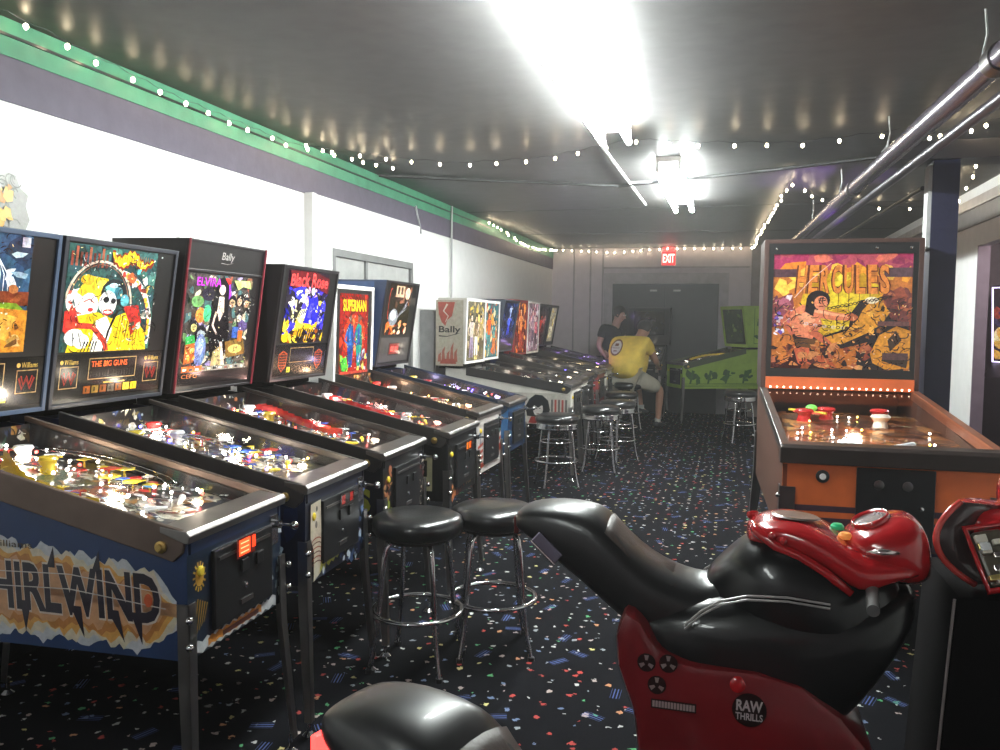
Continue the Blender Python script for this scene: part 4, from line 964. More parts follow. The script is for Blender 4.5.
dark_surround(m7, g7); simple_picture(g7, m7, .03, .03, g7['W'] - .03, g7['H'] - .03, ['6a6450', 'c8a850', '8a7a5a', '3c3830', 'e0c878', 'a89878'], 71, figs=((.22, .05, .75, 'e0c8b0', 'b8b0a8', '8a7a9a'), (.5, .08, .7, 'd8b898', '6a5a4a', 'e8e0d0'), (.78, .05, .72, 'e0c8b0', 'a08a5a', '4a443c')))
a = Art((-1.38, -.3408, 1.10), (1, 0, 0), (0, 0, 1)); a.rect(.0, .0, .29, .66, 'a8a090')
a.poly([(.02, .64), (.20, .64), (.17, .50), (.12, .46), (.10, .40), (.06, .44), (.03, .52)], 'a0483a'); a.stroke([(.12, .62), (.08, .55), (.13, .50), (.10, .44)], .02, 'c8bcae', .006)
a.text('Bally', .03, .315, .23, .085, '1c1a1a', bold=.02, shear=.02); a.stroke([(.03, .30), (.12, .295), (.25, .33)], .012, '1c1a1a', .004)
for x, h_ in ((.04, .10), (.08, .16), (.13, .12), (.17, .20), (.21, .14)): a.poly([(x - .02, .04), (x + .02, .04), (x + .012, .04 + h_ * .6), (x + .02, .04 + h_), (x - .012, .04 + h_ * .7)], 'a0584a')
a.poly([(.04, .02), (.22, .02), (.20, .07), (.07, .07)], '9c4a3c'); a.build('head_side_artwork', printm, m7)
a = Art((-1.28, -.2708, .55), (1, 0, 0), (0, 0, 1)); a.rect(0, 0, 1.27, .30, 'b0aaa0')
for x in (.30, .62, .95):
    a.poly([(x - .11, .07), (x - .13, .16), (x - .09, .24), (x - .03, .285), (x + .04, .28), (x + .10, .23), (x + .12, .14), (x + .10, .06)], '0e0c0c')
    a.ell(x, .14, .050, .072, c='b8b2ac'); a.poly([(x - .04, .18), (x, .155), (x + .04, .18), (x + .045, .215), (x - .045, .215)], '0e0c0c'); a.rect(x - .025, .145, x - .008, .155, '201c1c'); a.rect(x + .008, .145, x + .025, .155, '201c1c'); a.rect(x - .015, .095, x + .015, .101, '5a2020')
    a.poly([(x - .10, .0), (x + .10, .0), (x + .07, .065), (x - .07, .065)], '8a2c24')
for k in range(5): a.rect(1.08 + k * .035, .12, 1.10 + k * .035, .24, '9a4038' if k % 2 else '5c5854')
a.build('side_artwork', printm, m7)
m8, g8 = pinball('pinball_machine', (-1.52, 8.93, 0), 0, 'white framed pinball machine with teal and orange picture beside the flame sided one', creamhead, rail=blackrail, trim=white, headside=creamhead, seed=88,
    pal=['34302c', '7a7468', 'c8c0b0', '8a4a30'], lamps=[lamp_w] * 8, gs=4, dense=.7, **kw)
dark_surround(m8, g8); simple_picture(g8, m8, .03, .03, g8['W'] - .03, g8['H'] - .03, ['3a6a70', '58a0a0', 'd8c89a', 'c85a2a', '8a3a24', 'e0a040'], 81, figs=((.35, .05, .8, 'd88a4a', 'd85a2a', '2a7a7a'), (.7, .05, .66, 'e0b080', '3a8a8a', 'c86a30')))
kw2 = dict(hd=.30, dense=.7, zt=1.81)
m9, g9 = pinball('pinball_machine', (-1.58, 9.68, 0), 0, 'navy headed pinball machine with glowing blue figure picture', navy2, headside=mat('slate_head', (.05, .06, .085), .45), trim=mat('slate_head'), seed=99,
    pal=['20202c', '3c3c4c', '8a8a98', '4a6a8a'], lamps=[lamp_b] * 2 + [lamp_w] * 6, gs=3.5, **kw2)
dark_surround(m9, g9, '14161e'); simple_picture(g9, m9, .05, .16, g9['W'] - .05, g9['H'] - .04, ['141a38', '20306a', '0c1022', '3a58a0', '101428'], 91, figs=((.5, .1, .6, '6a8af0', '4a60e8', '3a48d0'), (.5, .55, .4, 'd8e0f0', 'a8b8e0', '8a98c8')))
kw3 = dict(kw); kw3.update(zt=1.83)
m10, g10 = pinball('pinball_machine', (-1.55, 10.42, 0), 0, 'red headed pinball machine with orange glowing picture', mat('red_cabinet', (.22, .03, .03), .4), headside=mat('red_head', (.30, .03, .035), .4), trim=mat('red_head'), seed=101,
    pal=['34201c', '6a3a2a', 'c08a50', 'a04020'], lamps=[lamp_y] * 3 + [lamp_w] * 6, gs=3.5, dense=.7, **kw3)
dark_surround(m10, g10); simple_picture(g10, m10, .03, .03, g10['W'] - .03, g10['H'] - .03, ['5c1c14', 'a83a1c', 'e0702a', 'f0a050', '3c100c', '7a2418'], 102, figs=((.5, .05, .85, 'f0b080', 'e08040', 'b04020'),))
m11, g11 = pinball('pinball_machine', (-1.55, 11.15, 0), 0, 'white framed pinball machine with pale pink and grey picture', creamhead, rail=blackrail, headside=creamhead, trim=white, seed=111,
    pal=['4a4038', 'c8a060', 'd8b878', '8a7a68'], lamps=[lamp_y] * 4 + [lamp_w] * 5, gs=4, glow=(1, .75, .4), dense=.7, **kw3)
dark_surround(m11, g11); simple_picture(g11, m11, .03, .03, g11['W'] - .03, g11['H'] - .03, ['8a7078', 'c8b0b8', '4a3a44', 'e8dce0', 'a8485a'], 112, figs=((.4, .05, .85, 'e8c8c0', 'a08090', '5c4c5c'), (.72, .05, .7, 'e8c8c0', 'c85a6a', '3c3038')))
m12, g12 = pinball('pinball_machine', (-1.66, 11.89, 0), 0, 'black headed pinball machine with small red figures on its dark picture', blk, headside=mat('black_head2'), trim=mat('dark_trim'), seed=121,
    pal=['201c24', '4a4450', '8a8490'], lamps=[lamp_v] * 6 + [lamp_w] * 3, gs=5, glow=(.5, .25, 1), **kw2)
dark_surround(m12, g12); simple_picture(g12, m12, .04, .03, g12['W'] - .04, g12['H'] - .04, ['1c1416', '3c1c1c', '6a2420', '100c0e', '2c2426'], 122, n=50, figs=((.35, .1, .7, 'e05a3a', 'c03020', '7a1c14'), (.7, .3, .5, 'd8a8a0', 'a83028', '5c1410')))
m13, g13 = pinball('pinball_machine', (-1.68, 12.64, 0), 0, 'last black pinball machine of the row with a narrow yellow lit picture', blk, headside=mat('black_head2'), trim=mat('dark_trim'), seed=131,
    pal=['201c24', '5a5450', '9a9490'], lamps=[lamp_v] * 4 + [lamp_w] * 3, gs=4, glow=(.6, .4, 1), **kw2)
dark_surround(m13, g13); simple_picture(g13, m13, .20, .06, g13['W'] - .10, g13['H'] - .04, ['8a8468', 'd8d0a0', '5a5444', 'f0e8c0', 'b89a40'], 132, n=60)

# black and green machines near the back wall -------------------------------------------------
m14, g14 = pinball('pinball_machine', (-1.36, 12.95, 0), -PI / 2, 'black pinball machine against the black doors that the man in yellow is playing', blk, headside=mat('black_head2'), trim=mat('dark_trim'), seed=141,
    pal=['1c181c', '3a3434', '6a6460'], lamps=[lamp_w] * 3, gs=.8, **kw2)
m14.location = (-1.30, 13.02, 0)
dark_surround(m14, g14); simple_picture(g14, m14, .08, .16, g14['W'] - .08, g14['H'] - .06, ['100e12', '1c1a20', '2c2a30', '0a080c'], 142, n=40, m=litdim, figs=((.5, .1, .7, '4a4044', '2c2a34', '1c1a20'),))
green = mat('lime_green_cabinet', (.26, .40, .05), .45)
m15, g15 = pinball('pinball_machine', (-.80, 13.10, 0), -2.62, 'lime green pinball machine by the back wall with darker green shapes on its side', green, headside=green, trim=green, rail=mat('dark_green_rail', (.04, .06, .02), .4), border=.05, hd=.26, seed=151,
    pal=['28301c', '4a4434', '8a7a5a', '5a6a3a'], lamps=[lamp_w] * 6, gs=1.5, dense=.7, legm=darksteel, zt=1.83)
dark_surround(m15, g15, '1a2010'); simple_picture(g15, m15, .06, .08, g15['W'] - .06, g15['H'] - .05, ['26301e', '3a4a2c', '54643a', '1a2014'], 152, n=40, m=litdim)
a = Art((-.02, .2808, .57), (-1, 0, 0), (0, 0, 1)); R = random.Random(15)
for k in range(4):
    x = .06 + k * .30; a.blobs(6, (x, .10, x + .18, .24), ['2c5a14', '244c10'], (.03, .07), R); a.stroke([(x + .04, .06), (x + .09, .26)], .03, '2c5a14', .05)
for k in range(3): a.rect(0, .015 + k * .02, 1.26, .022 + k * .02, '3c6018')
a.build('side_artwork', printm, m15)
a = Art((-1.10, .3508, 1.2), (-1, 0, 0), (0, 0, 1)); a.stroke([(.05, .05), (.2, .05), (.2, .6), (.05, .6), (.05, .05)], .008, '2c5a14'); a.blobs(9, (.09, .12, .17, .54), ['2c5a14', '3c6a1c'], (.02, .05), R); a.build('head_side_artwork', printm, m15)

# the giant orange machine ---------------------------------------------------------------------
orange = mat('burnt_orange_cabinet', (.60, .125, .028), .42, coat=.15)
brown = mat('brown_orange_side', (.085, .035, .022), .5)
HZ0, HZ1, HL = 1.0, 1.14, 1.64
hm = empty('pinball_machine', (.723, 4.05, 0), -1.545, label='giant orange pinball machine with a muscular man fighting a beast on its backglass', cat='pinball machine')
w = .93; h = w / 2
c = MB(); pr = [(0, .53), (0, HZ0 - .088), (-HL, HZ1 - .02), (-HL - .42, HZ1 - .02), (-HL - .42, .50)]
c.prism(pr, -h, -h + .025); c.prism(pr, h - .025, h); c.box(-HL - .42, -HL - .39, -h + .025, h - .025, .5, HZ1 - .02); c.box(-HL - .39, -.03, -h + .025, h - .025, .52, .54)
c.build('cabinet', brown, hm)
MB().box(-.025, .004, -h + .0, h - .0, .535, HZ0 - .08, bev=.003).build('front_panel', orange, hm)
a = Art((.0048, -h, .535), (0, 1, 0), (0, 0, 1))
a.rect(.0, .155, .93, .183, '45303c'); a.rect(.0, .0, .93, .127, '45303c'); a.rect(.0, .0, .02, .37, '6a3018'); a.build('front_stripes', printm, hm)
cd = MB().box(.004, .016, -.145, .185, .555, HZ0 - .095, bev=.004).build('coin_door', blackm, hm)
for y in (-.05, .07):
    MB().lathe([(0, 0), (.022, 0), (.022, .006), (.014, .008), (0, .008)], n=16, M=Matrix.Translation((.016, y, .83)) @ Matrix.Rotation(PI / 2, 4, 'Y')).build('coin_slot', darksteel, cd, smooth=True, auto=.6)
MB().lathe([(0, 0), (.010, 0), (.010, .006), (0, .008)], n=12, M=Matrix.Translation((.016, .13, .73)) @ Matrix.Rotation(PI / 2, 4, 'Y')).build('door_lock', chrome, cd)
MB().lathe([(0, 0), (.030, 0), (.030, .006), (.020, .010), (0, .010)], n=20, M=Matrix.Translation((.004, -.29, .855)) @ Matrix.Rotation(PI / 2, 4, 'Y')).build('button_bezel', blackp, hm, smooth=True, auto=.6)
MB().lathe([(0, 0), (.015, 0), (.014, .008), (0, .010)], n=16, M=Matrix.Translation((.013, -.29, .855)) @ Matrix.Rotation(PI / 2, 4, 'Y')).build('start_button', plastic_w, hm, smooth=True, auto=.6)
MB().prism([(.03, HZ0 - .088), (.035, HZ0 - .015), (.02, HZ0), (-.06, HZ0 + .006), (-.06, HZ0 - .088)], -h - .015, h + .015, bev=.004).build('lockbar', mat('brown_black_bar', (.035, .026, .024), .35, .3), hm)
for s_ in (-1, 1):
    y0, y1 = sorted((s_ * (h + .012), s_ * (h - .03)))
    MB().prism([(-.06, HZ0 + .004), (-HL, HZ1 + .004), (-HL, HZ1 - .055), (-.06, HZ0 - .05)], y0, y1, bev=.003).build('side_rail', mat('black_rail') if s_ < 0 else mat('copper_rail', (.42, .16, .09), .3, .6), hm)
for x, sx in ((0, 1), (-HL - .42, -1)):
    for sy in (-1, 1): leg_mesh(x, sy * h, .80, sx, sy, hm, darksteel, wd=.07)
# playfield, larger scale
R = random.Random(77); Lp = HL - .06; sl = Vector((-HL, 0, (HZ1 - .16) - (HZ0 - .08))).normalized()
def hz(x): return HZ0 - .08 + (HZ1 - .16 - HZ0 + .08) * (-x / HL)
a = Art((-.03, -h + .03, hz(-.03)), (0, 1, 0), sl, step=.00005); a.clip = (0, w - .06, 0, Lp)
pal = ['7a4028', '9a5430', 'c07a40', 'd89a58', '5a463c', '6a625c', 'a86038', 'c88a50', '443838', '8a6a58']
a.rect(0, 0, w - .06, Lp, '7a4a30'); a.blobs(140, (0, 0, w - .06, Lp), pal, (.05, .16), R)
for _ in range(60): x, y = R.uniform(.05, .8), R.uniform(.1, Lp); r = R.uniform(.04, .2); a0 = R.uniform(0, 6); a.arc(x, y, r, r, a0, a0 + R.uniform(.8, 2.4), R.uniform(.006, .025), R.choice(pal + ['d8c8a0']), 10)
a.blobs(70, (0, 0, w - .06, Lp), pal + ['e8e0d0', 'c8a860', 'c04030'], (.008, .04), R); a.build('playfield', fieldm, hm)
for bx, by, m_ in ((1.25, -.24, plastic_r), (1.36, -.10, plastic_r), (1.1, .16, cream), (1.35, .2, plastic_r)):
    MB().lathe([(0, 0), (.045, 0), (.035, .04), (.052, .06), (.056, .066), (.046, .078), (0, .084)], (-bx, by, hz(-bx)), 20).build('pop_bumper', m_, hm, smooth=True, auto=.7)
# red ring of plastic with green dome
for k in range(7):
    t = k * .9; MB().prism([(-1.30 + .10 * math.cos(t), -.20 + .10 * math.sin(t)), (-1.30 + .10 * math.cos(t + .6), -.20 + .10 * math.sin(t + .6)), (-1.30 + .04 * math.cos(t + .5), -.20 + .04 * math.sin(t + .5)), (-1.30 + .04 * math.cos(t), -.20 + .04 * math.sin(t))], hz(-1.3) + .05, hz(-1.3) + .058, axis='z').build('playfield_plastic', mat('bright_red_plastic', (.75, .08, .05), .3, emis=(1, .08, .04), es=.25), hm)
MB().ball((-1.33, -.19, hz(-1.33) + .075), .035, 14, (1, 1, .6)).build('dome', mat('lime_dome', (.25, .75, .15), .3, emis=(.2, 1, .1), es=.35), hm, smooth=True)
MB().tube([(-1.34, -.32, hz(-1.34) + .06), (-1.2, -.12, hz(-1.2) + .06)], .008, 8).build('guide_rail', plastic_y, hm)
for s_ in (-1, 1): MB().tube([(-.36, s_ * .17, hz(-.36) + .03), (-.28, s_ * .05, hz(-.28) + .03)], [.022, .012], 10).build('flipper', plastic_w, hm)
MB().prism([(-.06, -h + .04), (-.06, h - .04), (-.18, h - .04), (-.24, h * .3), (-.24, -h * .3), (-.18, -h + .04)], hz(-.1) + .02, hz(-.1) + .03, axis='z').build('apron', mat('brown_apron', (.16, .07, .035), .35), hm)
for k in range(16):
    x = -R.uniform(.3, 1.5); y = R.uniform(-.38, .38)
    MB().ball((x, y, hz(x) + .02), .0065, 8).build('lamp', lamp_w if k % 3 else lamp_y, hm, smooth=True)
for fx, e in ((.95, 2.2),):
    ld = bpy.data.lights.new('playfield_light', 'POINT'); ld.energy = e; ld.color = (1, .7, .45); ld.shadow_soft_size = .04
    lo = bpy.data.objects.new('playfield_light', ld); link(lo, hm); lo.location = (-fx, 0, hz(-fx) + .07)
g = MB(); g.bm.faces.new([g.bm.verts.new(v) for v in ((-.05, -h + .02, HZ0 - .008), (-.05, h - .02, HZ0 - .008), (-HL, h - .02, HZ1 - .008), (-HL, -h + .02, HZ1 - .008))]); g.build('glass_cover', playglass, hm)
# backbox
hh = .475; zb, zt = 1.13, 2.10
MB().prism([(-HL, zb), (-HL, zt), (-HL - .40, zt), (-HL - .40, zb)], -hh, hh, bev=.004).build('backbox', mat('dark_brown_head', (.025, .014, .012), .5), hm)
f = MB(); X0, X1 = -HL, -HL + .018
f.box(X0, X1, -hh, -hh + .03, zb, zt, bev=.003); f.box(X0, X1, hh - .03, hh, zb, zt, bev=.003); f.box(X0, X1, -hh + .03, hh - .03, zt - .025, zt)
f.build('backbox_frame', mat('reddish_brown_frame', (.05, .022, .017), .5), hm)
f = MB(); f.box(X0, X1 - .004, -hh + .03, hh - .03, zt - .095, zt - .025); f.box(X0, X1 - .004, -hh + .03, hh - .03, 1.215, 1.27); f.box(X0, X1 - .004, -hh + .03, -hh + .06, 1.27, zt - .095); f.box(X0, X1 - .004, hh - .06, hh - .03, 1.27, zt - .095)
f.build('backglass_border', blackp, hm)
for y in (-.40, .20, .40): MB().ball((X1, y, zt - .06), .009, 8).build('screw', chrome, hm)
MB().box(X0, X1 + .02, -hh + .03, hh - .03, zb + .005, 1.213, bev=.003).build('bulb_panel', mat('orange_bulb_panel', (.60, .13, .04), .4), hm)
for k in range(21): MB().ball((X1 + .024, -hh + .06 + k * .0415, zb + .018), .0052, 8).build('panel_bulb', mat('small_panel_bulb', (1, .9, .8), .3, emis=(1, .8, .6), es=9), hm, smooth=True)
a = Art((X0 + .004, -hh + .06, 1.27), (0, 1, 0), (0, 0, 1), step=.00006); a.fr = (0, 0, .83, .735); a.clip = (0, 1, 0, 1); R = random.Random(12)
a.rect(0, 0, 1, 1, 'b86c2e'); a.rect(0, .86, 1, 1, 'a84858'); a.blobs(20, (0, .86, 1, 1), ['c04a60', 'a03058', 'd06a58', '8a2c50'], (.04, .10), R)
a.blobs(20, (0, .62, 1, .88), ['e89a30', 'd87a28', 'f0b848', 'c85a28'], (.05, .12), R)
a.rect(0, .80, .20, .87, '4a3038'); a.rect(.80, .80, 1, .88, '503840')
a.ell(.5, .55, .30, .30, c='c8a020'); a.ell(.52, .56, .20, .24, c='dcc030'); a.blobs(14, (.3, .4, .75, .8), ['d8b828', 'e8cc48', 'c09018'], (.03, .07), R)
a.poly([(0, .60), (.14, .66), (.18, .44), (0, .36)], '7a3a3a'); a.poly([(.80, .64), (.92, .72), (1, .66), (1, .34), (.84, .36)], '8a4230'); a.blobs(26, (.82, .36, 1, .66), ['5c2c2a', 'a0583a', '6a3430'], (.02, .06), R); a.blobs(26, (0, .38, .16, .62), ['5c2c3a', 'a0586a', '8a4450', 'e0c8d0'], (.02, .05), R)
# tall title letters widening downwards
for k, ch in enumerate('HERCULES'):
    x0 = .165 + k * .087; sh = (k - 3.5) * .016
    a.text(ch, x0 - .006, .655, .084, .25, '5c2614', bold=.05, shear=-sh / .9)
    a.text(ch, x0 + .006, .655, .066, .25, 'cf7c34', bold=.03, shear=-sh / .9)
a.k += 2
for k in range(6): a.stroke([(.33 + k * .075, .66), (.33 + k * .075, .40)], .006, '7a5a14', .002)
# lion-like beast (generic) on the right
a.poly([(.96, 0), (1, .28), (.98, .40), (.86, .44), (.80, .58), (.72, .62), (.64, .60), (.58, .50), (.56, .36), (.36, .28), (.36, .20), (.52, .18), (.70, .24), (.60, .0)], '20161a')
a.poly([(.66, .52), (.72, .60), (.80, .58), (.85, .50), (.80, .40), (.70, .32), (.52, .22), (.36, .21), (.38, .27), (.56, .34), (.62, .44)], 'c8882c')
a.poly([(.72, .14), (.78, .30), (.90, .38), (1.0, .34), (1.0, .02), (.84, .0), (.74, .06)], 'c8862a'); a.poly([(.84, .26), (.90, .34), (.94, .26), (.86, .16)], '3a2418'); a.poly([(.80, .08), (.98, .02), (.99, .12), (.88, .16)], '3a2418')
a.blobs(18, (.5, .22, .82, .56), ['e0a444', '8a5420', 'b07628', '3a2418'], (.012, .035), R); a.ell(.72, .60, .05, .03, c='e8d8b8'); a.stroke([(.66, .56), (.62, .44), (.52, .30)], .02, '2a1a14', .008)
# muscular figure on the left
a.poly([(.20, .50), (.14, .34), (.18, .20), (.12, .06), (.02, 0), (.46, 0), (.40, .08), (.30, .18), (.34, .30), (.34, .44)], '2a1818')
a.poly([(.14, .50), (.22, .56), (.34, .52), (.37, .38), (.30, .26), (.18, .28), (.13, .40)], 'd07a58'); a.poly([(.18, .47), (.28, .50), (.32, .42), (.24, .36)], 'e09a74')
a.stroke([(.30, .50), (.45, .46), (.58, .45)], .09, 'cf7654', .05); a.stroke([(.30, .51), (.45, .475), (.56, .46)], .03, 'e6a07c', .015); a.ell(.585, .455, .04, .035, c='b86444')
a.stroke([(.28, .34), (.40, .24), (.44, .20)], .06, 'b45c40', .04); a.stroke([(.14, .50), (.08, .42), (.16, .30)], .05, 'b8604a', .04)
a.poly([(.16, .26), (.34, .26), (.30, .18), (.20, .16)], '5a3a20'); a.poly([(.16, .20), (.28, .18), (.30, .04), (.26, .0), (.20, .05)], 'b85a3c'); a.poly([(.30, .14), (.42, .10), (.48, .02), (.40, .0), (.32, .06)], 'a8502f')
a.ell(.335, .60, .085, .085, c='1c1214'); a.poly([(.25, .62), (.24, .50), (.30, .46), (.32, .56)], '1c1214'); a.ell(.355, .575, .05, .062, c='d88462'); a.poly([(.30, .62), (.36, .645), (.42, .62), (.40, .66), (.32, .67)], '1c1214'); a.stroke([(.335, .60), (.36, .592), (.39, .60)], .008, '3a1814'); a.stroke([(.34, .545), (.375, .545)], .008, '6a2418')
for k in range(15):
    t = k / 14; a.arc(.42 + t * .42, .53 + t * .10, .014, .010, 0, 6.28, .006, '1c1618', 8)
for k in range(11):
    t = k / 10; a.arc(.22 + t * .33, .40 - t * .07 + .03 * t * t, .014, .010, 0, 6.28, .006, 'b8b0b8' if k % 2 else '2a2428', 8)
a.stroke([(.16, .62), (.28, .78), (.42, .92)], .008, 'd8b0a0', .004)
a.blobs(40, (.0, .0, .5, .2), ['6a3020', '8a4a2c', 'a86040', '2a1818', 'b87848', '4a2420'], (.015, .05), R); a.blobs(30, (.40, .02, .72, .20), ['a0583a', 'c07a4c', '7a3a2a', '2a1818', 'c89058'], (.015, .045), R)
a.blobs(8, (.02, .30, .08, .48), ['d0c0d8', '6a4aa0', 'e8e0f0'], (.01, .03), R)
a.ink(330, R, dark='24161a', lights=('e0b080', 'c89050'), sc=.7, box=(0, 0, 1, .6)); a.rect(.80, .09, .98, .15, '4a3030'); a.rect(.76, .38, .98, .42, '5c3a38')
a.build('backglass', art_mat('backlit_dimmer', es=.22, rough=.15, coat=.9, grain=(40, .35, .06)), hm)
# ---------------------------------------------------------------- bar stools
def stool(loc, lab, banded=False, src=None, rz=0.0, group=None):
    if src is not None:
        o = copy_tree(src); o.location = loc; o.rotation_euler = (0, 0, rz); o['label'] = lab
        return o
    o = empty('bar_stool', loc, rz, label=lab, cat='stool', group='black topped chrome bar stools')
    if banded:
        MB().lathe([(0, .61), (.185, .61), (.203, .625), (.207, .65), (.195, .675), (.15, .69), (0, .694)], n=32).build('seat', vinyl, o, smooth=True, auto=1.0)
        b = MB().lathe([(.17, .545), (.195, .55), (.199, .56), (.193, .57), (.199, .58), (.193, .59), (.199, .60), (.19, .612), (.17, .612)], n=32); b.build('chrome_band', chrome, o, smooth=True, auto=1.2)
    else:
        MB().lathe([(0, .592), (.165, .592), (.190, .600), (.203, .622), (.206, .648), (.198, .672), (.168, .688), (.08, .693), (0, .694)], n=36).build('seat', vinyl, o, smooth=True, auto=1.0)
        MB().lathe([(.04, .575), (.15, .575), (.15, .595), (.04, .595)], n=24).build('seat_plate', blackm, o)
    for k in range(4):
        t = PI / 4 + k * PI / 2; c_, s_ = math.cos(t), math.sin(t)
        pts = [(r * c_, r * s_, z) for r, z in ((.08, .580), (.125, .572), (.150, .545), (.160, .50), (.172, .40), (.184, .26), (.205, .12), (.232, .012))]
        lg = MB().tube(pts, .0115, 10).build('leg', chrome, o, smooth=True, auto=.9)
        MB().lathe([(0, 0), (.016, 0), (.015, .018), (0, .022)], (pts[-1][0], pts[-1][1], 0), 10).build('rubber_foot', blackp, lg)
    def ring(R_, z, r): return [(R_ * math.cos(2 * PI * k / 40), R_ * math.sin(2 * PI * k / 40), z) for k in range(40)], r
    p_, r_ = ring(.200, .25, .0115)
    MB().tube(p_, r_, 8, closed=True).build('foot_ring', chrome, o, smooth=True)
    if banded:
        p_, r_ = ring(.150, .43, .008); MB().tube(p_, r_, 8, closed=True).build('upper_ring', chrome, o, smooth=True)
    return o
s1 = stool((-1.325, 3.43, 0), 'black topped chrome bar stool nearest the viewer, beside the party picture machine')
s2 = stool((-1.045, 3.70, 0), 'black topped chrome bar stool just behind the motorcycle tail, second of the near pair', src=s1, rz=.35)
s3 = stool((-1.54, 7.60, 0), 'chrome banded bar stool with double ring standing in front of the flame sided machine', banded=True, rz=.5)
stool((-1.18, 9.2, 0), 'chrome banded bar stool nearest behind the seated man in yellow', src=s3, rz=.9)
stool((-1.28, 10.35, 0), 'bar stool between the banded stools and the one the man in yellow sits on', src=s3, rz=.2)
stool((-1.28, 8.75, 0), 'bar stool partly hidden left of the banded stool behind the man in yellow', src=s3, rz=.1).location = (-1.27, 8.52, 0)
stool((.16, 11.2, 0), 'bar stool in front of the lime green machine', src=s3, rz=.4)
seat_stool = stool((-1.40, 12.08, 0), 'bar stool the man in the yellow shirt is sitting on', src=s1, rz=.3)

# ---------------------------------------------------------------- motorcycle ride machines
def ring_pts(x, zt_, zb_, hw, n=20, e=2.6):
    zc, hz_ = (zt_ + zb_) / 2, (zt_ - zb_) / 2; out = []
    for k in range(n):
        t = 2 * PI * k / n; c_, s_ = math.cos(t), math.sin(t)
        out.append((x, hw * math.copysign(abs(c_) ** (2 / e), c_), zc + hz_ * math.copysign(abs(s_) ** (2 / e), s_)))
    return out
def loftx(st, e=2.6, n=20):
    b = MB(); b.loft([ring_pts(*s_, n=n, e=e) for s_ in st]); return b
def motorbike(loc, lab, rz=0.0):
    o = empty('motorcycle_ride', loc, rz, label=lab, cat='motorcycle game', group='ride on motorcycle games')
    loftx([(-.580, 1.018, .985, .055), (-.570, 1.032, .972, .078), (-.53, 1.046, .955, .095), (-.46, 1.056, .900, .108), (-.38, 1.052, .845, .118), (-.335, 1.040, .810, .124), (-.29, 1.000, .775, .128), (-.235, .945, .74, .132), (-.165, .903, .70, .136), (-.10, .884, .65, .132), (-.05, .878, .62, .126), (-.01, .890, .60, .115), (.03, .93, .62, .10)], e=3.2).build('seat', mat('satin_black_seat', (.014, .014, .015), .36, coat=.15), o, smooth=True, sub=1)
    # padded back rest patch set into the front of the hump
    pd = MB(); rows = []
    for x, z in ((-.312, 1.016), (-.29, .993), (-.262, .967), (-.235, .941), (-.20, .918), (-.165, .899), (-.13, .887)):
        rows.append([(x, (k - 3) * .034, z + .0035 - (.0018 * abs(k - 3) ** 2.2)) for k in range(7)])
    V = [[pd.bm.verts.new(p_) for p_ in r_] for r_ in rows]
    for A_, B_ in zip(V, V[1:]):
        for k in range(6): pd.bm.faces.new((A_[k], A_[k + 1], B_[k + 1], B_[k]))
    pad = pd.build('seat_pad', mat('worn_brown_pad', (.055, .040, .036), .5, bump=(80, .1)), o, smooth=True)
    sm = pad.modifiers.new('Solidify', 'SOLIDIFY'); sm.thickness = .006; sm.offset = 0
    loftx([(-.045, .895, .80, .05), (-.02, .920, .77, .085), (.03, .972, .73, .13), (.08, 1.010, .69, .158), (.15, 1.032, .66, .172), (.24, 1.012, .62, .176), (.33, .97, .64, .165), (.40, .94, .72, .13), (.45, .92, .80, .09)], e=2.5).build('tank', black_gloss, o, smooth=True, sub=1)
    loftx([(-.25, .80, .70, .11), (-.18, .82, .62, .150), (-.08, .85, .54, .175), (.05, .88, .48, .188), (.20, .89, .47, .190), (.30, .89, .55, .18), (.38, .90, .66, .165), (.44, .905, .76, .13), (.48, .91, .83, .08)], e=3.2).build('body_panel', black_gloss, o, smooth=True, sub=1)
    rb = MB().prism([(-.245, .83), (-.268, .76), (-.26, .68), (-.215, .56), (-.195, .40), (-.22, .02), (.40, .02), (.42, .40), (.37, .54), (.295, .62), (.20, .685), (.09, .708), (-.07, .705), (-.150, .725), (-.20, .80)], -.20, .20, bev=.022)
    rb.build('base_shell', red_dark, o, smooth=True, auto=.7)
    MB().box(-.30, .44, -.24, .24, .0, .03, bev=.008).build('floor_plate', mat('grey_floor_plate', (.20, .20, .20), .5, .4), o)
    # red fairing collar
    loftx([(.060, 1.022, .990, .055), (.075, 1.040, .990, .085), (.11, 1.054, .988, .110), (.16, 1.062, .985, .128), (.21, 1.058, .970, .142), (.26, 1.040, .945, .155), (.31, 1.012, .905, .168), (.345, .998, .895, .170), (.40, .990, .925, .155), (.45, .980, .945, .135), (.490, .968, .950, .10)], e=2.9).build('fairing', red_gloss, o, smooth=True, sub=1)
    # instrument pod
    pod = loftx([(.300, 1.005, .95, .05), (.315, 1.030, .94, .090), (.345, 1.052, .93, .115), (.39, 1.070, .92, .125), (.435, 1.086, .91, .128), (.475, 1.084, .91, .118), (.500, 1.050, .92, .090), (.512, .99, .93, .06)], e=2.6).build('instrument_pod', red_gloss, o, smooth=True, sub=1)
    Mg = Matrix.Translation((.372, 0, 1.060)) @ Matrix.Rotation(-.38, 4, 'Y') @ Matrix.Scale(.75, 4, (1, 0, 0))
    MB().lathe([(.062, -.01), (.066, .006), (.060, .010), (.055, .002)], n=28, M=Mg).build('gauge_rim', red_gloss, pod, smooth=True)
    MB().lathe([(0, .002), (.056, .002)], n=24, M=Mg).build('gauge_face', mat('dark_gauge', (.10, .07, .07), .25), pod)
    g_ = MB()
    for k in range(7): 
        t = -1 + k * .33; g_.box(.045 * math.cos(t) - .003, .045 * math.cos(t) + .003, .045 * math.sin(t) - .004, .045 * math.sin(t) + .004, .0025, .005, M=Mg)
    g_.build('gauge_marks', steel, pod)
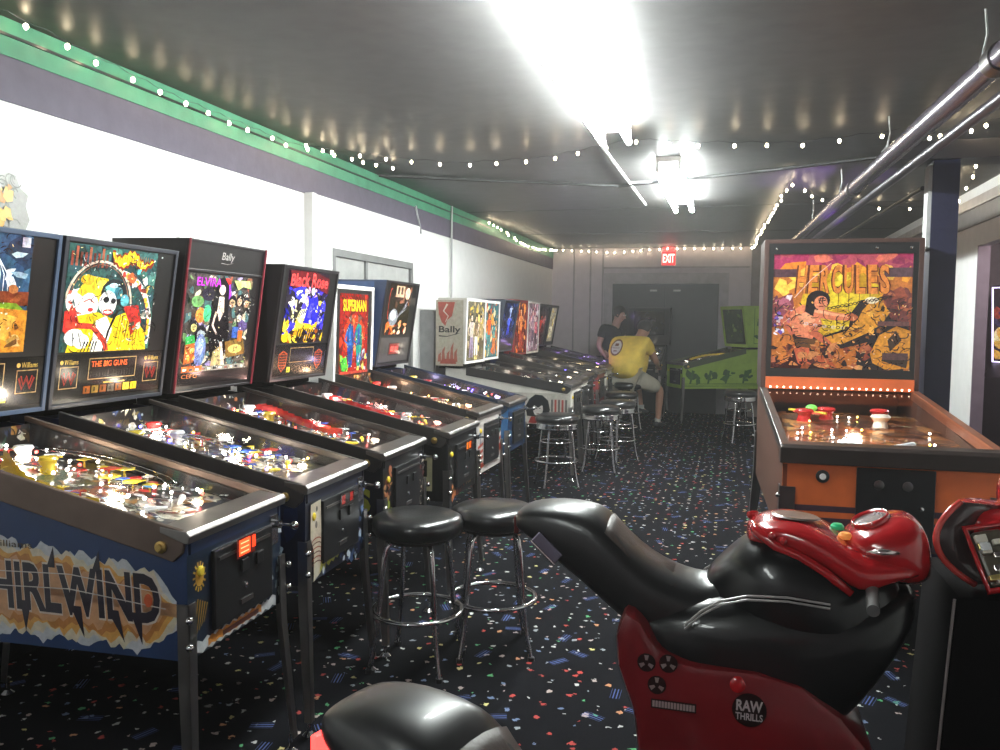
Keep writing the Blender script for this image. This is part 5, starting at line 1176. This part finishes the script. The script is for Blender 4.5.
    # scalloped ribs where fairing meets tank
    for s_ in (-1, 1):
        MB().tube([(.070, s_ * .05, 1.040), (.085, s_ * .095, 1.030), (.13, s_ * .112, 1.002), (.19, s_ * .128, .985), (.25, s_ * .146, .955), (.31, s_ * .160, .912)], [.010, .014, .013, .012, .012, .010], 10).build('fairing_rib', red_gloss, o, smooth=True)
        for k in range(2): MB().ball((.120 + k * .028, s_ * (.122 + k * .008), 1.028 - k * .008), .010, 10).build('fairing_bolt', red_gloss, o, smooth=True)
        MB().tube([(.36, s_ * .13, .925), (.345, s_ * .25, .905)], .015, 14).build('hand_grip', mat('grey_rubber_grip', (.11, .11, .11), .5), o, smooth=True, auto=.6)
        MB().tube([(.345, s_ * .125, 1.005), (.38, s_ * .135, 1.012), (.42, s_ * .128, 1.012)], [.004, .010, .004], 10).build('highlight_strip', mat('pale_chrome', (.8, .7, .68), .2, .9), o, smooth=True)  # pinkish highlight below the gauge, modelled as a pale metal strip
    # metal tank cap plate, buttons
    MB().lathe([(0, .004), (.045, .004), (.050, 0)], n=28, M=Matrix.Translation((.185, -.02, 1.060)) @ Matrix.Rotation(.05, 4, 'Y') @ Matrix.Scale(1.25, 4, (1, 0, 0))).build('cap_plate', mat('mottled_metal', (.42, .36, .34), .32, .8, vary=.45), o)
    for (x, y, z, m_) in ((.296, .035, 1.030, mat('green_button', (.02, .45, .18), .3, emis=(.02, .8, .35), es=.12)), (.306, -.045, 1.026, mat('orange_button', (.85, .38, .10), .3, emis=(1, .35, .08), es=.25))):
        MB().lathe([(0, -.008), (.0175, -.008), (.0175, .0), (.012, .006), (0, .007)], (x, y, z), 18).build('button', m_, o, smooth=True, auto=.7)
        
    # trim lines, foot peg, tail bracket and light
    for s_ in (-1, 1):
        for dz in (0, -.010):
            MB().tube([(-.09, s_ * .178, .80 + dz), (-.05, s_ * .186, .842 + dz), (0, s_ * .192, .876 + dz), (.06, s_ * .190, .893 + dz), (.16, s_ * .180, .895 + dz), (.26, s_ * .172, .885 + dz)], .0028, 6).build('trim_line', mat('pale_trim_line', (.35, .33, .32), .3), o)
        br = MB(); M_ = Matrix.Translation((-.475, s_ * .108, .945)) @ Matrix.Rotation(.72, 4, 'Y')
        br.box(-.045, .045, -.006, .010, -.020, .020, M=M_, bev=.004); br.build('tail_bracket', mat('violet_grey_bracket', (.30, .27, .36), .25, .6), o)
        MB().tube([M_ @ Vector((-.045, s_ * .012, -.012)), M_ @ Vector((.045, s_ * .012, -.012))], .004, 8).build('bracket_edge', mat('pale_chrome'), o)
        MB().tube([(-.05, s_ * .18, .40), (-.05, s_ * .27, .39)], .016, 10).build('foot_peg', blackm, o)
        # three-slot wheel emblem, word strip
        a_ = Art((-.20, -.2008, .62), (1, 0, 0), (0, 0, 1)) if s_ < 0 else Art((.06, .2008, .62), (-1, 0, 0), (0, 0, 1))
        for cx, cy in ((.016, .082), (.072, .086), (.044, .028)):
            a_.ell(cx, cy, .024, .024, c='1a0506'); 
            for q in range(3):
                t = q * 2.09 + 1.57; a_.stroke([(cx + .006 * math.cos(t), cy + .006 * math.sin(t)), (cx + .019 * math.cos(t), cy + .019 * math.sin(t))], .006, '8a7c7a', .012)
        a_.rect(.03, -.032, .145, -.008, '1c0808'); 
        for k in range(14): a_.rect(.034 + k * .0078, -.028, .040 + k * .0078, -.012, '9c8c8a')
        a_.build('side_decals', printm, o)
        a_ = Art((.075, -.2035, .615), (1, 0, 0), (0, 0, 1)) if s_ < 0 else Art((.075, .2035, .615), (-1, 0, 0), (0, 0, 1))
        a_.ell(0, 0, .042, .042, c='140607', n=26); a_.text('RAW', -.032, -.004, .064, .028, 'b8b0b0', bold=.03, shear=.02); a_.text('THRILLS', -.033, -.026, .066, .018, 'b8b0b0', bold=.02)
        a_.build('round_badge', printm, o)
        MB().ball((.045, s_ * .195, .672), .022, 12, (1, .5, 1)).build('shell_boss', red_gloss, o, smooth=True)
    MB().box(-.592, -.578, -.022, .022, .955, 1.005, bev=.003).build('tail_light', mat('unlit_tail_light', (.10, .01, .01), .3), o)
    return o
bike2 = motorbike((0, 2.25, 0), 'red and black ride on motorcycle game seen whole in the foreground')
bike1 = copy_tree(bike2); bike1.location = (-.075, 1.02, 0); bike1.rotation_euler = (0, 0, -.30); bike1.scale = (.90, .92, .93); bike2.scale = (.965, 1, 1); bike1['label'] = 'ride on motorcycle game of which only the black tail shows at the bottom edge'
for c_ in bpy.data.objects:
    if c_.parent == bike1 and c_.name.startswith('tail_light'):
        c_.data = c_.data.copy(); c_.location = (-.004, -.050, -.025); c_.data.materials[0] = mat('lit_tail_light', (.6, .03, .03), .3, emis=(1, .07, .06), es=3)
# motorcycle front end at the right edge
o = empty('motorcycle_ride', (.84, 2.30, .02), 0, label='red motorcycle game front with dark windshield and chrome dash at the right edge', cat='motorcycle game', group='ride on motorcycle games')
def sh(st, dx): return [(s_[0] - dx,) + tuple(s_[1:]) for s_ in st]
b = MB(); b.loft([ring_pts(*s_, e=2.4) for s_ in sh([(.575, 1.075, .985, .03), (.60, 1.10, .95, .09), (.65, 1.10, .90, .15), (.72, 1.09, .85, .19), (.84, 1.08, .82, .20), (.98, 1.06, .84, .19), (1.1, 1.0, .88, .14)], .86)])
b.build('fairing', red_gloss, o, smooth=True, sub=1)
b = MB(); b.loft([ring_pts(*s_, e=2.4) for s_ in sh([(.68, 1.14, 1.08, .05), (.71, 1.20, 1.06, .08), (.78, 1.24, 1.04, .10), (.88, 1.22, 1.04, .10), (.95, 1.14, 1.04, .06)], .86)])
b.build('instrument_hood', red_gloss, o, smooth=True, sub=1)
# windshield: curved sheet leaning out over the nose
ws = MB(); rows = []
rim = []
for k in range(13):
    t = -1 + k / 6; zc = 1.01 + .10 * t * -1
    xo = .515 + .075 * t * t + .02 * t - .86; 
    rows.append([(xo + .12 * q, -.10 - .03 * (1 - t * t) + .03 * q * 0 + q * .06, zc + .10 * (0) - .015 * q) for q in (0, .5, 1)]); rim.append(rows[-1][0])
V = [[ws.bm.verts.new(p_) for p_ in r_] for r_ in rows]
for A_, B_ in zip(V, V[1:]):
    for k in range(2): ws.bm.faces.new((A_[k], A_[k + 1], B_[k + 1], B_[k]))
w_ = ws.build('windshield', mat('smoked_windshield', (.05, .035, .035), .15, coat=.6), o, smooth=True); sm = w_.modifiers.new('Solidify', 'SOLIDIFY'); sm.thickness = .006
MB().tube(rim, .008, 8).build('windshield_rim', mat('bright_red_rim', (.62, .06, .05), .25, coat=.5), o, smooth=True)
Mq = Matrix.Translation((-.185, -.155, 1.005)) @ Matrix.Rotation(1.05, 4, 'X') @ Matrix.Rotation(.25, 4, 'Z')
d_ = MB().box(-.075, .12, -.065, .065, -.02, .0, M=Mq, bev=.008).build('dash_panel', mat('dark_dash', (.10, .085, .06), .4), o)
R = random.Random(3)
for k in range(34):
    x, y = R.uniform(-.068, .06), R.uniform(-.055, .055)
    MB().box(x - R.uniform(.006, .014), x + R.uniform(.006, .014), y - R.uniform(.004, .010), y + R.uniform(.004, .010), .0, R.uniform(.008, .022), M=Mq, bev=.002).build('dash_fitting', [mat('pale_chrome'), cream, mat('gold_fitting', (.6, .48, .18), .35, .8), plastic_w][k % 4], d_)
MB().tube([Mq @ Vector(p_) for p_ in ((-.085, -.075, .002), (.13, -.075, .002), (.13, .075, .002), (-.085, .075, .002))], .009, 8, closed=True).build('dash_surround', red_gloss, o, smooth=True)
MB().prism([(-.355, -.018), (-.305, .90), (.45, .90), (.45, -.018)], -.18, .18, bev=.012).build('pedestal', mat('matte_black_pedestal', (.004, .0035, .004), .9, spec=.05), o, smooth=True, auto=.6)
MB().tube([(-.357, -.17, .02), (-.310, -.17, .89)], .0035, 6).build('edge_trim', mat('grey_edge_trim', (.22, .19, .19), .4), o)
MB().tube([(-.06, -.16, .93), (.0, -.22, .86), (.10, -.24, .80)], [.03, .05, .04], 12).build('knee_guard', red_gloss, o, smooth=True)

# ---------------------------------------------------------------- people
def skin(name, V, E, Rd, m, parent, root=0, sub=2):
    me = bpy.data.meshes.new(name); me.from_pydata(V, E, []); o = bpy.data.objects.new(name, me); link(o, parent)
    me.materials.append(m)
    sk = o.modifiers.new('Skin', 'SKIN'); sk.use_smooth_shade = True
    me.skin_vertices or bpy.context.view_layer.update()
    if not me.skin_vertices:
        bpy.context.view_layer.objects.active = o
        with bpy.context.temp_override(object=o, active_object=o): bpy.ops.mesh.customdata_skin_add()
    for i, r in enumerate(Rd): me.skin_vertices[0].data[i].radius = r if isinstance(r, tuple) else (r, r)
    me.skin_vertices[0].data[root].use_root = True
    s_ = o.modifiers.new('Subdivision', 'SUBSURF'); s_.levels = sub; s_.render_levels = sub
    return o
def V3(*a): return Vector(a)
skinm = mat('skin', (.42, .22, .15), .5, vary=.08); skin2 = mat('skin_light', (.45, .27, .21), .5, vary=.08); hairm = mat('dark_hair', (.014, .011, .010), .6, bump=(90, .4))
def person(name, lab, J, side, m_skin, clothes, hair=hairm, big=1.0, fwd=V3(0, 1, 0)):
    """J: joints as world points; clothes: list of builders"""
    o = empty('person', (J['pel'].x, J['pel'].y, 0), label=lab, cat='person'); O = V3(J['pel'].x, J['pel'].y, 0)
    V = []; E = []; Rr = []; ix = {}
    def v(k, p, r, par=None):
        ix[k] = len(V); V.append(tuple(p - O)); Rr.append(r)
        if par is not None: E.append((ix[par], ix[k]))
    v('pel', J['pel'], .13 * big); v('belly', J['pel'].lerp(J['chest'], .5), .135 * big, 'pel'); v('chest', J['chest'], .14 * big, 'belly'); v('neck', J['neck'], .062, 'chest')
    v('headb', J['neck'].lerp(J['head'], .5), .058, 'neck'); v('head', J['head'], .088, 'headb'); v('crown', J['head'] + (J['head'] - J['neck']).normalized() * .055, .075, 'head')
    v('jaw', J['head'].lerp(J['neck'], .35) + J['face'] * .055, .045, 'headb')
    for s_ in 'LR':
        v('sh' + s_, J['sh' + s_], .065, 'chest'); v('el' + s_, J['el' + s_], .046, 'sh' + s_); v('fa' + s_, J['el' + s_].lerp(J['wr' + s_], .35), .042, 'el' + s_); v('wr' + s_, J['wr' + s_], .027, 'fa' + s_)
        d = (J['wr' + s_] - J['el' + s_]).normalized(); up_ = V3(0, 0, 1); lat = d.cross(up_).normalized(); dn = lat.cross(d).normalized()
        palm = J['wr' + s_] + d * .05; v('pa' + s_, palm, (.030, .018), 'wr' + s_)
        for q in range(4):
            off = lat * ((q - 1.5) * .019); ln = (.034, .040, .037, .028)[q]
            v(f'k{q}{s_}', palm + d * .035 + off, .0098, 'pa' + s_); v(f'm{q}{s_}', palm + d * (.035 + ln) + off - dn * .010, .0088, f'k{q}{s_}'); v(f't{q}{s_}', palm + d * (.035 + ln * 1.45) + off - dn * .030, .0078, f'm{q}{s_}')
        tl = lat * (.03 if s_ == 'L' else -.03)
        v('th' + s_, palm - d * .015 + tl * .9, .011, 'pa' + s_); v('tt' + s_, palm + d * .022 + tl * 1.45 - dn * .008, .009, 'th' + s_)
        v('hp' + s_, J['hp' + s_], .10 * big, 'pel'); v('kn' + s_, J['kn' + s_], .062, 'hp' + s_); v('cf' + s_, J['kn' + s_].lerp(J['an' + s_], .35), .058, 'kn' + s_); v('an' + s_, J['an' + s_], .036, 'cf' + s_)
        v('ft' + s_, J['ft' + s_], (.036, .024), 'an' + s_)
    skin('body', V, E, Rr, m_skin, o)
    f = J['face']; h_ = J['head'] - O; upv = (J['head'] - J['neck']).normalized(); rt = f.cross(upv).normalized()
    MB().tube([h_ + f * .088 + upv * .020, h_ + f * .112 - upv * .018, h_ + f * .092 - upv * .024], [.008, .014, .010], 8).build('nose', m_skin, o, smooth=True)
    for q in (-1, 1):
        MB().ball(h_ + f * .082 + rt * q * .032 + upv * .022, .0095, 8).build('eye', mat('eye_white', (.6, .6, .58), .3), o, smooth=True)
        MB().ball(h_ + rt * q * .090 - upv * .002, .028, 10, (.6, .6, 1)).build('ear', m_skin, o, smooth=True)
    MB().tube([h_ + f * .084 - upv * .052 - rt * .024, h_ + f * .092 - upv * .054, h_ + f * .084 - upv * .052 + rt * .024], [.004, .007, .004], 6).build('mouth', mat('lips', (.30, .10, .08), .5), o, smooth=True)
    b_ = MB(); b_.ball((0, 0, 0), .112, 18, (1, 1, 1.0))
    for vv in b_.bm.verts:
        c_ = vv.co
        p_ = rt * c_.x + f * c_.y + upv * c_.z
        if c_.y > .035 and c_.z < .05: p_ = p_ - f * (c_.y - .03) * .8
        if c_.z < -.075: p_ = p_ * .85
        vv.co = h_ + p_ - f * .014 + upv * .022
    b_.build('hair', hair, o, smooth=True)
    for nm, m_, names, radii, edges in clothes:
        VV = []; 
        for n_ in names:
            if isinstance(n_, str): VV.append(tuple(J[n_] - O))
            else: VV.append(tuple(J[n_[0]].lerp(J[n_[1]], n_[2]) - O))
        skin(nm, VV, edges, radii, m_, o)
    for s_ in 'LR':
        d = (J['ft' + s_] - J['an' + s_]); d.z = 0; d.normalize(); l = V3(-d.y, d.x, 0); a_ = J['an' + s_] - O; z0 = J['an' + s_].z - .075
        rings = []
        for t, wd, ht in ((-.075, .030, .07), (-.06, .042, .085), (0, .045, .09), (.07, .048, .07), (.14, .050, .05), (.185, .040, .038), (.20, .02, .02)):
            c_ = V3(a_.x, a_.y, z0) + d * t
            rings.append([tuple(c_ + l * wd * math.cos(2 * PI * k / 12) + V3(0, 0, ht / 2 + ht / 2 * math.sin(2 * PI * k / 12))) for k in range(12)])
        MB().loft(rings).build('shoe', mat('dark_shoe', (.03, .03, .035), .5), o, smooth=True)
        MB().tube([tuple(a_ + V3(0, 0, .0)), tuple(a_ + V3(0, 0, .06))], .044, 12).build('sock', mat('grey_sock', (.45, .44, .42), .8), o, smooth=True, auto=.6)
    return o, O
yel = mat('yellow_tshirt', (.86, .62, .10), .8, bump=(14, .25)); kh = mat('khaki_shorts', (.46, .43, .35), .85, bump=(20, .2)); bt = mat('black_tshirt', (.018, .018, .022), .85); jn = mat('dark_trousers', (.02, .02, .028), .85)
J = dict(hem=V3(-1.45, 12.06, .70), pel=V3(-1.43, 12.08, .80), chest=V3(-1.385, 12.22, 1.13), neck=V3(-1.27, 12.36, 1.355), head=V3(-1.215, 12.43, 1.475), face=V3(.42, .80, -.42).normalized(),
         shL=V3(-1.60, 12.36, 1.25), elL=V3(-1.66, 12.54, 1.0), wrL=V3(-1.61, 12.80, .92), shR=V3(-1.155, 12.20, 1.25), elR=V3(-1.03, 12.36, .985), wrR=V3(-1.02, 12.66, .90),
         hpL=V3(-1.50, 12.20, .745), knL=V3(-1.33, 12.60, .63), anL=V3(-1.25, 12.52, .26), ftL=V3(-1.20, 12.66, .21), hpR=V3(-1.28, 12.08, .745), knR=V3(-.96, 12.33, .585), anR=V3(-.99, 12.40, .085), ftR=V3(-.93, 12.53, .035))
man, MO = person('seated', 'heavy man in yellow T-shirt and khaki shorts sitting on a stool with his back turned', J, 0, skinm, [
    ('tshirt', yel, ['hem', ('pel', 'chest', .35), 'chest', ('chest', 'neck', .55), 'shL', ('shL', 'elL', .55), 'shR', ('shR', 'elR', .60)], [(.275, .24), (.305, .285), (.245, .215), (.11, .11), .115, .105, .115, .105], [(0, 1), (1, 2), (2, 3), (2, 4), (4, 5), (2, 6), (6, 7)]),
    ('shorts', kh, ['pel', 'hpL', ('hpL', 'knL', .96), 'hpR', ('hpR', 'knR', .98)], [(.20, .19), .15, .100, .15, .105], [(0, 1), (1, 2), (0, 3), (3, 4)])], big=1.25)
# round print on the back of the shirt, laid onto the cloth
from mathutils.bvhtree import BVHTree
bpy.context.view_layer.update(); dg = bpy.context.evaluated_depsgraph_get()
shirt = [c_ for c_ in man.children if c_.name.startswith('tshirt')][0]
ev = shirt.evaluated_get(dg); mesh_ = ev.to_mesh(); tree = BVHTree.FromPolygons([v_.co.copy() for v_ in mesh_.vertices], [tuple(p_.vertices) for p_ in mesh_.polygons])
dirv = V3(.18, 1, -.05).normalized(); rx = V3(1, -.18, 0).normalized(); uz = V3(0, 0, 1)
cen = V3(-1.565, 12.2, 1.185) - MO
def decal(r0, r1, off, nm, m_, seg=24, rings_=4):
    b_ = MB(); rows = []
    for i in range(rings_ + 1):
        r_ = r0 + (r1 - r0) * i / rings_; row = []
        for k in range(seg):
            t = 2 * PI * k / seg; p_ = cen + rx * (r_ * .78 * math.cos(t)) + uz * (r_ * math.sin(t)) - dirv * 1.0
            hit = tree.ray_cast(p_, dirv)
            q_ = hit[0] if hit[0] is not None else p_ + dirv * .95
            row.append(b_.bm.verts.new(q_ - dirv * off))
        rows.append(row)
    for A_, B_ in zip(rows, rows[1:]):
        for k in range(seg):
            b_.bm.faces.new((A_[k], A_[(k + 1) % seg], B_[(k + 1) % seg], B_[k]))
    return b_.build(nm, m_, man, smooth=True)
decal(.10, .125, .006, 'shirt_print_ring', mat('brown_print', (.20, .10, .06), .8)); decal(.0, .102, .006, 'shirt_print', mat('white_print', (.62, .60, .56), .8))
def mark(x0, x1, z0, z1):
    b_ = MB(); vs = []
    for (x, z) in ((x0, z0), (x1, z0), (x1, z1), (x0, z1)):
        p_ = cen + rx * x + uz * z - dirv; hit = tree.ray_cast(p_, dirv); q_ = hit[0] if hit[0] is not None else p_ + dirv * .95; vs.append(b_.bm.verts.new(q_ - dirv * .011))
    b_.bm.faces.new(vs); b_.build('print_mark', mat('brown_print'), man)
mark(-.06, .06, -.012, -.004); mark(-.03, .03, .02, .06); mark(-.035, .025, -.06, -.045)
ev.to_mesh_clear()
J = dict(pel=V3(-1.88, 13.30, .93), chest=V3(-1.84, 13.32, 1.30), neck=V3(-1.75, 13.33, 1.56), head=V3(-1.695, 13.31, 1.69), face=V3(.82, -.25, -.5).normalized(),
         shL=V3(-1.74, 13.52, 1.48), elL=V3(-1.64, 13.62, 1.22), wrL=V3(-1.46, 13.60, 1.19), shR=V3(-1.93, 13.14, 1.46), elR=V3(-2.0, 13.08, 1.18), wrR=V3(-1.86, 13.04, .99),
         hpL=V3(-1.86, 13.40, .90), knL=V3(-1.84, 13.42, .49), anL=V3(-1.86, 13.42, .085), ftL=V3(-1.72, 13.42, .035), hpR=V3(-1.90, 13.20, .90), knR=V3(-1.90, 13.14, .49), anR=V3(-1.93, 13.12, .085), ftR=V3(-1.79, 13.09, .035))
man2, _ = person('standing', 'dark haired man in black T-shirt standing behind the seated man and looking down', J, 0, skin2, [
    ('tshirt', bt, ['pel', ('pel', 'chest', .5), 'chest', ('chest', 'neck', .55), 'shL', ('shL', 'elL', .6), 'shR', ('shR', 'elR', .6)], [.17, .165, .18, .09, .085, .072, .085, .072], [(0, 1), (1, 2), (2, 3), (2, 4), (4, 5), (2, 6), (6, 7)]),
    ('trousers', jn, ['pel', 'hpL', 'knL', 'anL', 'hpR', 'knR', 'anR'], [.14, .115, .085, .062, .115, .085, .062], [(0, 1), (1, 2), (2, 3), (0, 4), (4, 5), (5, 6)])])

# ---------------------------------------------------------------- room beyond the opening
o = empty('arcade_cabinet', (3.25, 10.9, 0), -2.2, label='video game cabinet with a pale violet lit edge seen through the right opening', cat='arcade cabinet')
MB().prism([(0, 0), (.05, .95), (-.22, 1.12), (-.12, 2.05), (-.75, 2.05), (-.75, 0)], -.35, .35, bev=.01).build('cabinet', mat('dark_cabinet', (.03, .025, .035), .4), o)
a = Art((-.215, -.33, 1.13), (0, 1, 0), (.1, 0, .93)); a.fr = (0, 0, .66, .88); a.clip = (0, 1, 0, 1); a.O = a.O + a.n * .004; R = random.Random(8); a.rect(0, 0, 1, 1, '2c2028'); a.blobs(60, (0, 0, 1, 1), ['c89a4a', '8a3a30', '3a3050', 'e0d0a0', '5a2c5c', '202028'], (.04, .12), R); a.build('screen_art', lit, o)
MB().tube([(-.21, -.345, 1.13), (-.11, -.345, 2.02), (-.11, .345, 2.02), (-.21, .345, 1.13)], .010, 8, closed=True).build('neon_edge', mat('violet_neon', (.8, .7, 1), .3, emis=(.75, .65, 1), es=3), o)
ld = bpy.data.lights.new('side_room_fill', 'POINT'); ld.energy = 160; ld.color = (1, .85, .8); ld.shadow_soft_size = .15  # unseen point light added to brighten the room beyond the opening
lo = bpy.data.objects.new('side_room_fill', ld); link(lo); lo.location = (3.3, 8.0, 2.4)

# ---------------------------------------------------------------- light, camera
ld = bpy.data.lights.new('violet_lamp', 'SPOT'); ld.energy = 60; ld.color = (.4, .1, 1); ld.spot_size = 1.3; ld.shadow_soft_size = .1
lo = bpy.data.objects.new('violet_lamp', ld); link(lo); lo.location = (.75, 8.0, 2.0); lo.rotation_euler = (PI, 0, 0)

w_ = bpy.data.worlds.new('World'); S.world = w_; w_.use_nodes = True
w_.node_tree.nodes['Background'].inputs['Color'].default_value = (.02, .02, .02, 1)

# thin scattering volume added to imitate lens veil around bright lamps
vs_ = w_.node_tree.nodes.new('ShaderNodeVolumeScatter'); vs_.inputs['Density'].default_value = HAZE; vs_.inputs['Anisotropy'].default_value = .55
w_.node_tree.links.new(vs_.outputs[0], w_.node_tree.nodes['World Output'].inputs['Volume'])
cam = bpy.data.cameras.new('camera'); co = bpy.data.objects.new('camera', cam); link(co); S.camera = co
F_ = 825.714; cam.sensor_fit = 'HORIZONTAL'; cam.sensor_width = 36; cam.lens = 36 * F_ / 1000; cam.clip_start = .05
pt, yw, ro = .065, .270, .011
Fv = Vector((-math.sin(yw) * math.cos(pt), math.cos(yw) * math.cos(pt), -math.sin(pt))); Rv = Vector((math.cos(yw), math.sin(yw), 0)); Uv = Rv.cross(Fv)
R2 = Rv * math.cos(ro) + Uv * math.sin(ro); U2 = -Rv * math.sin(ro) + Uv * math.cos(ro)
M_ = Matrix((R2, U2, -Fv)).transposed().to_4x4(); M_.translation = (0, 0, 1.553); co.matrix_world = M_

S.view_settings.view_transform = 'Standard'; S.view_settings.look = 'None'; S.view_settings.gamma = 1; S.view_settings.use_curve_mapping = False
S.view_settings.exposure = 0.0
try:
    S.cycles.use_denoising = True; S.cycles.denoiser = 'OPENIMAGEDENOISE'
    S.cycles.max_bounces = 8; S.cycles.transparent_max_bounces = 12; S.cycles.sample_clamp_indirect = 4; S.cycles.sample_clamp_direct = 0; S.cycles.caustics_reflective = False; S.cycles.caustics_refractive = False
    S.cycles.use_light_tree = True; S.cycles.use_adaptive_sampling = True; S.cycles.adaptive_threshold = .03
except Exception as e: print(e)
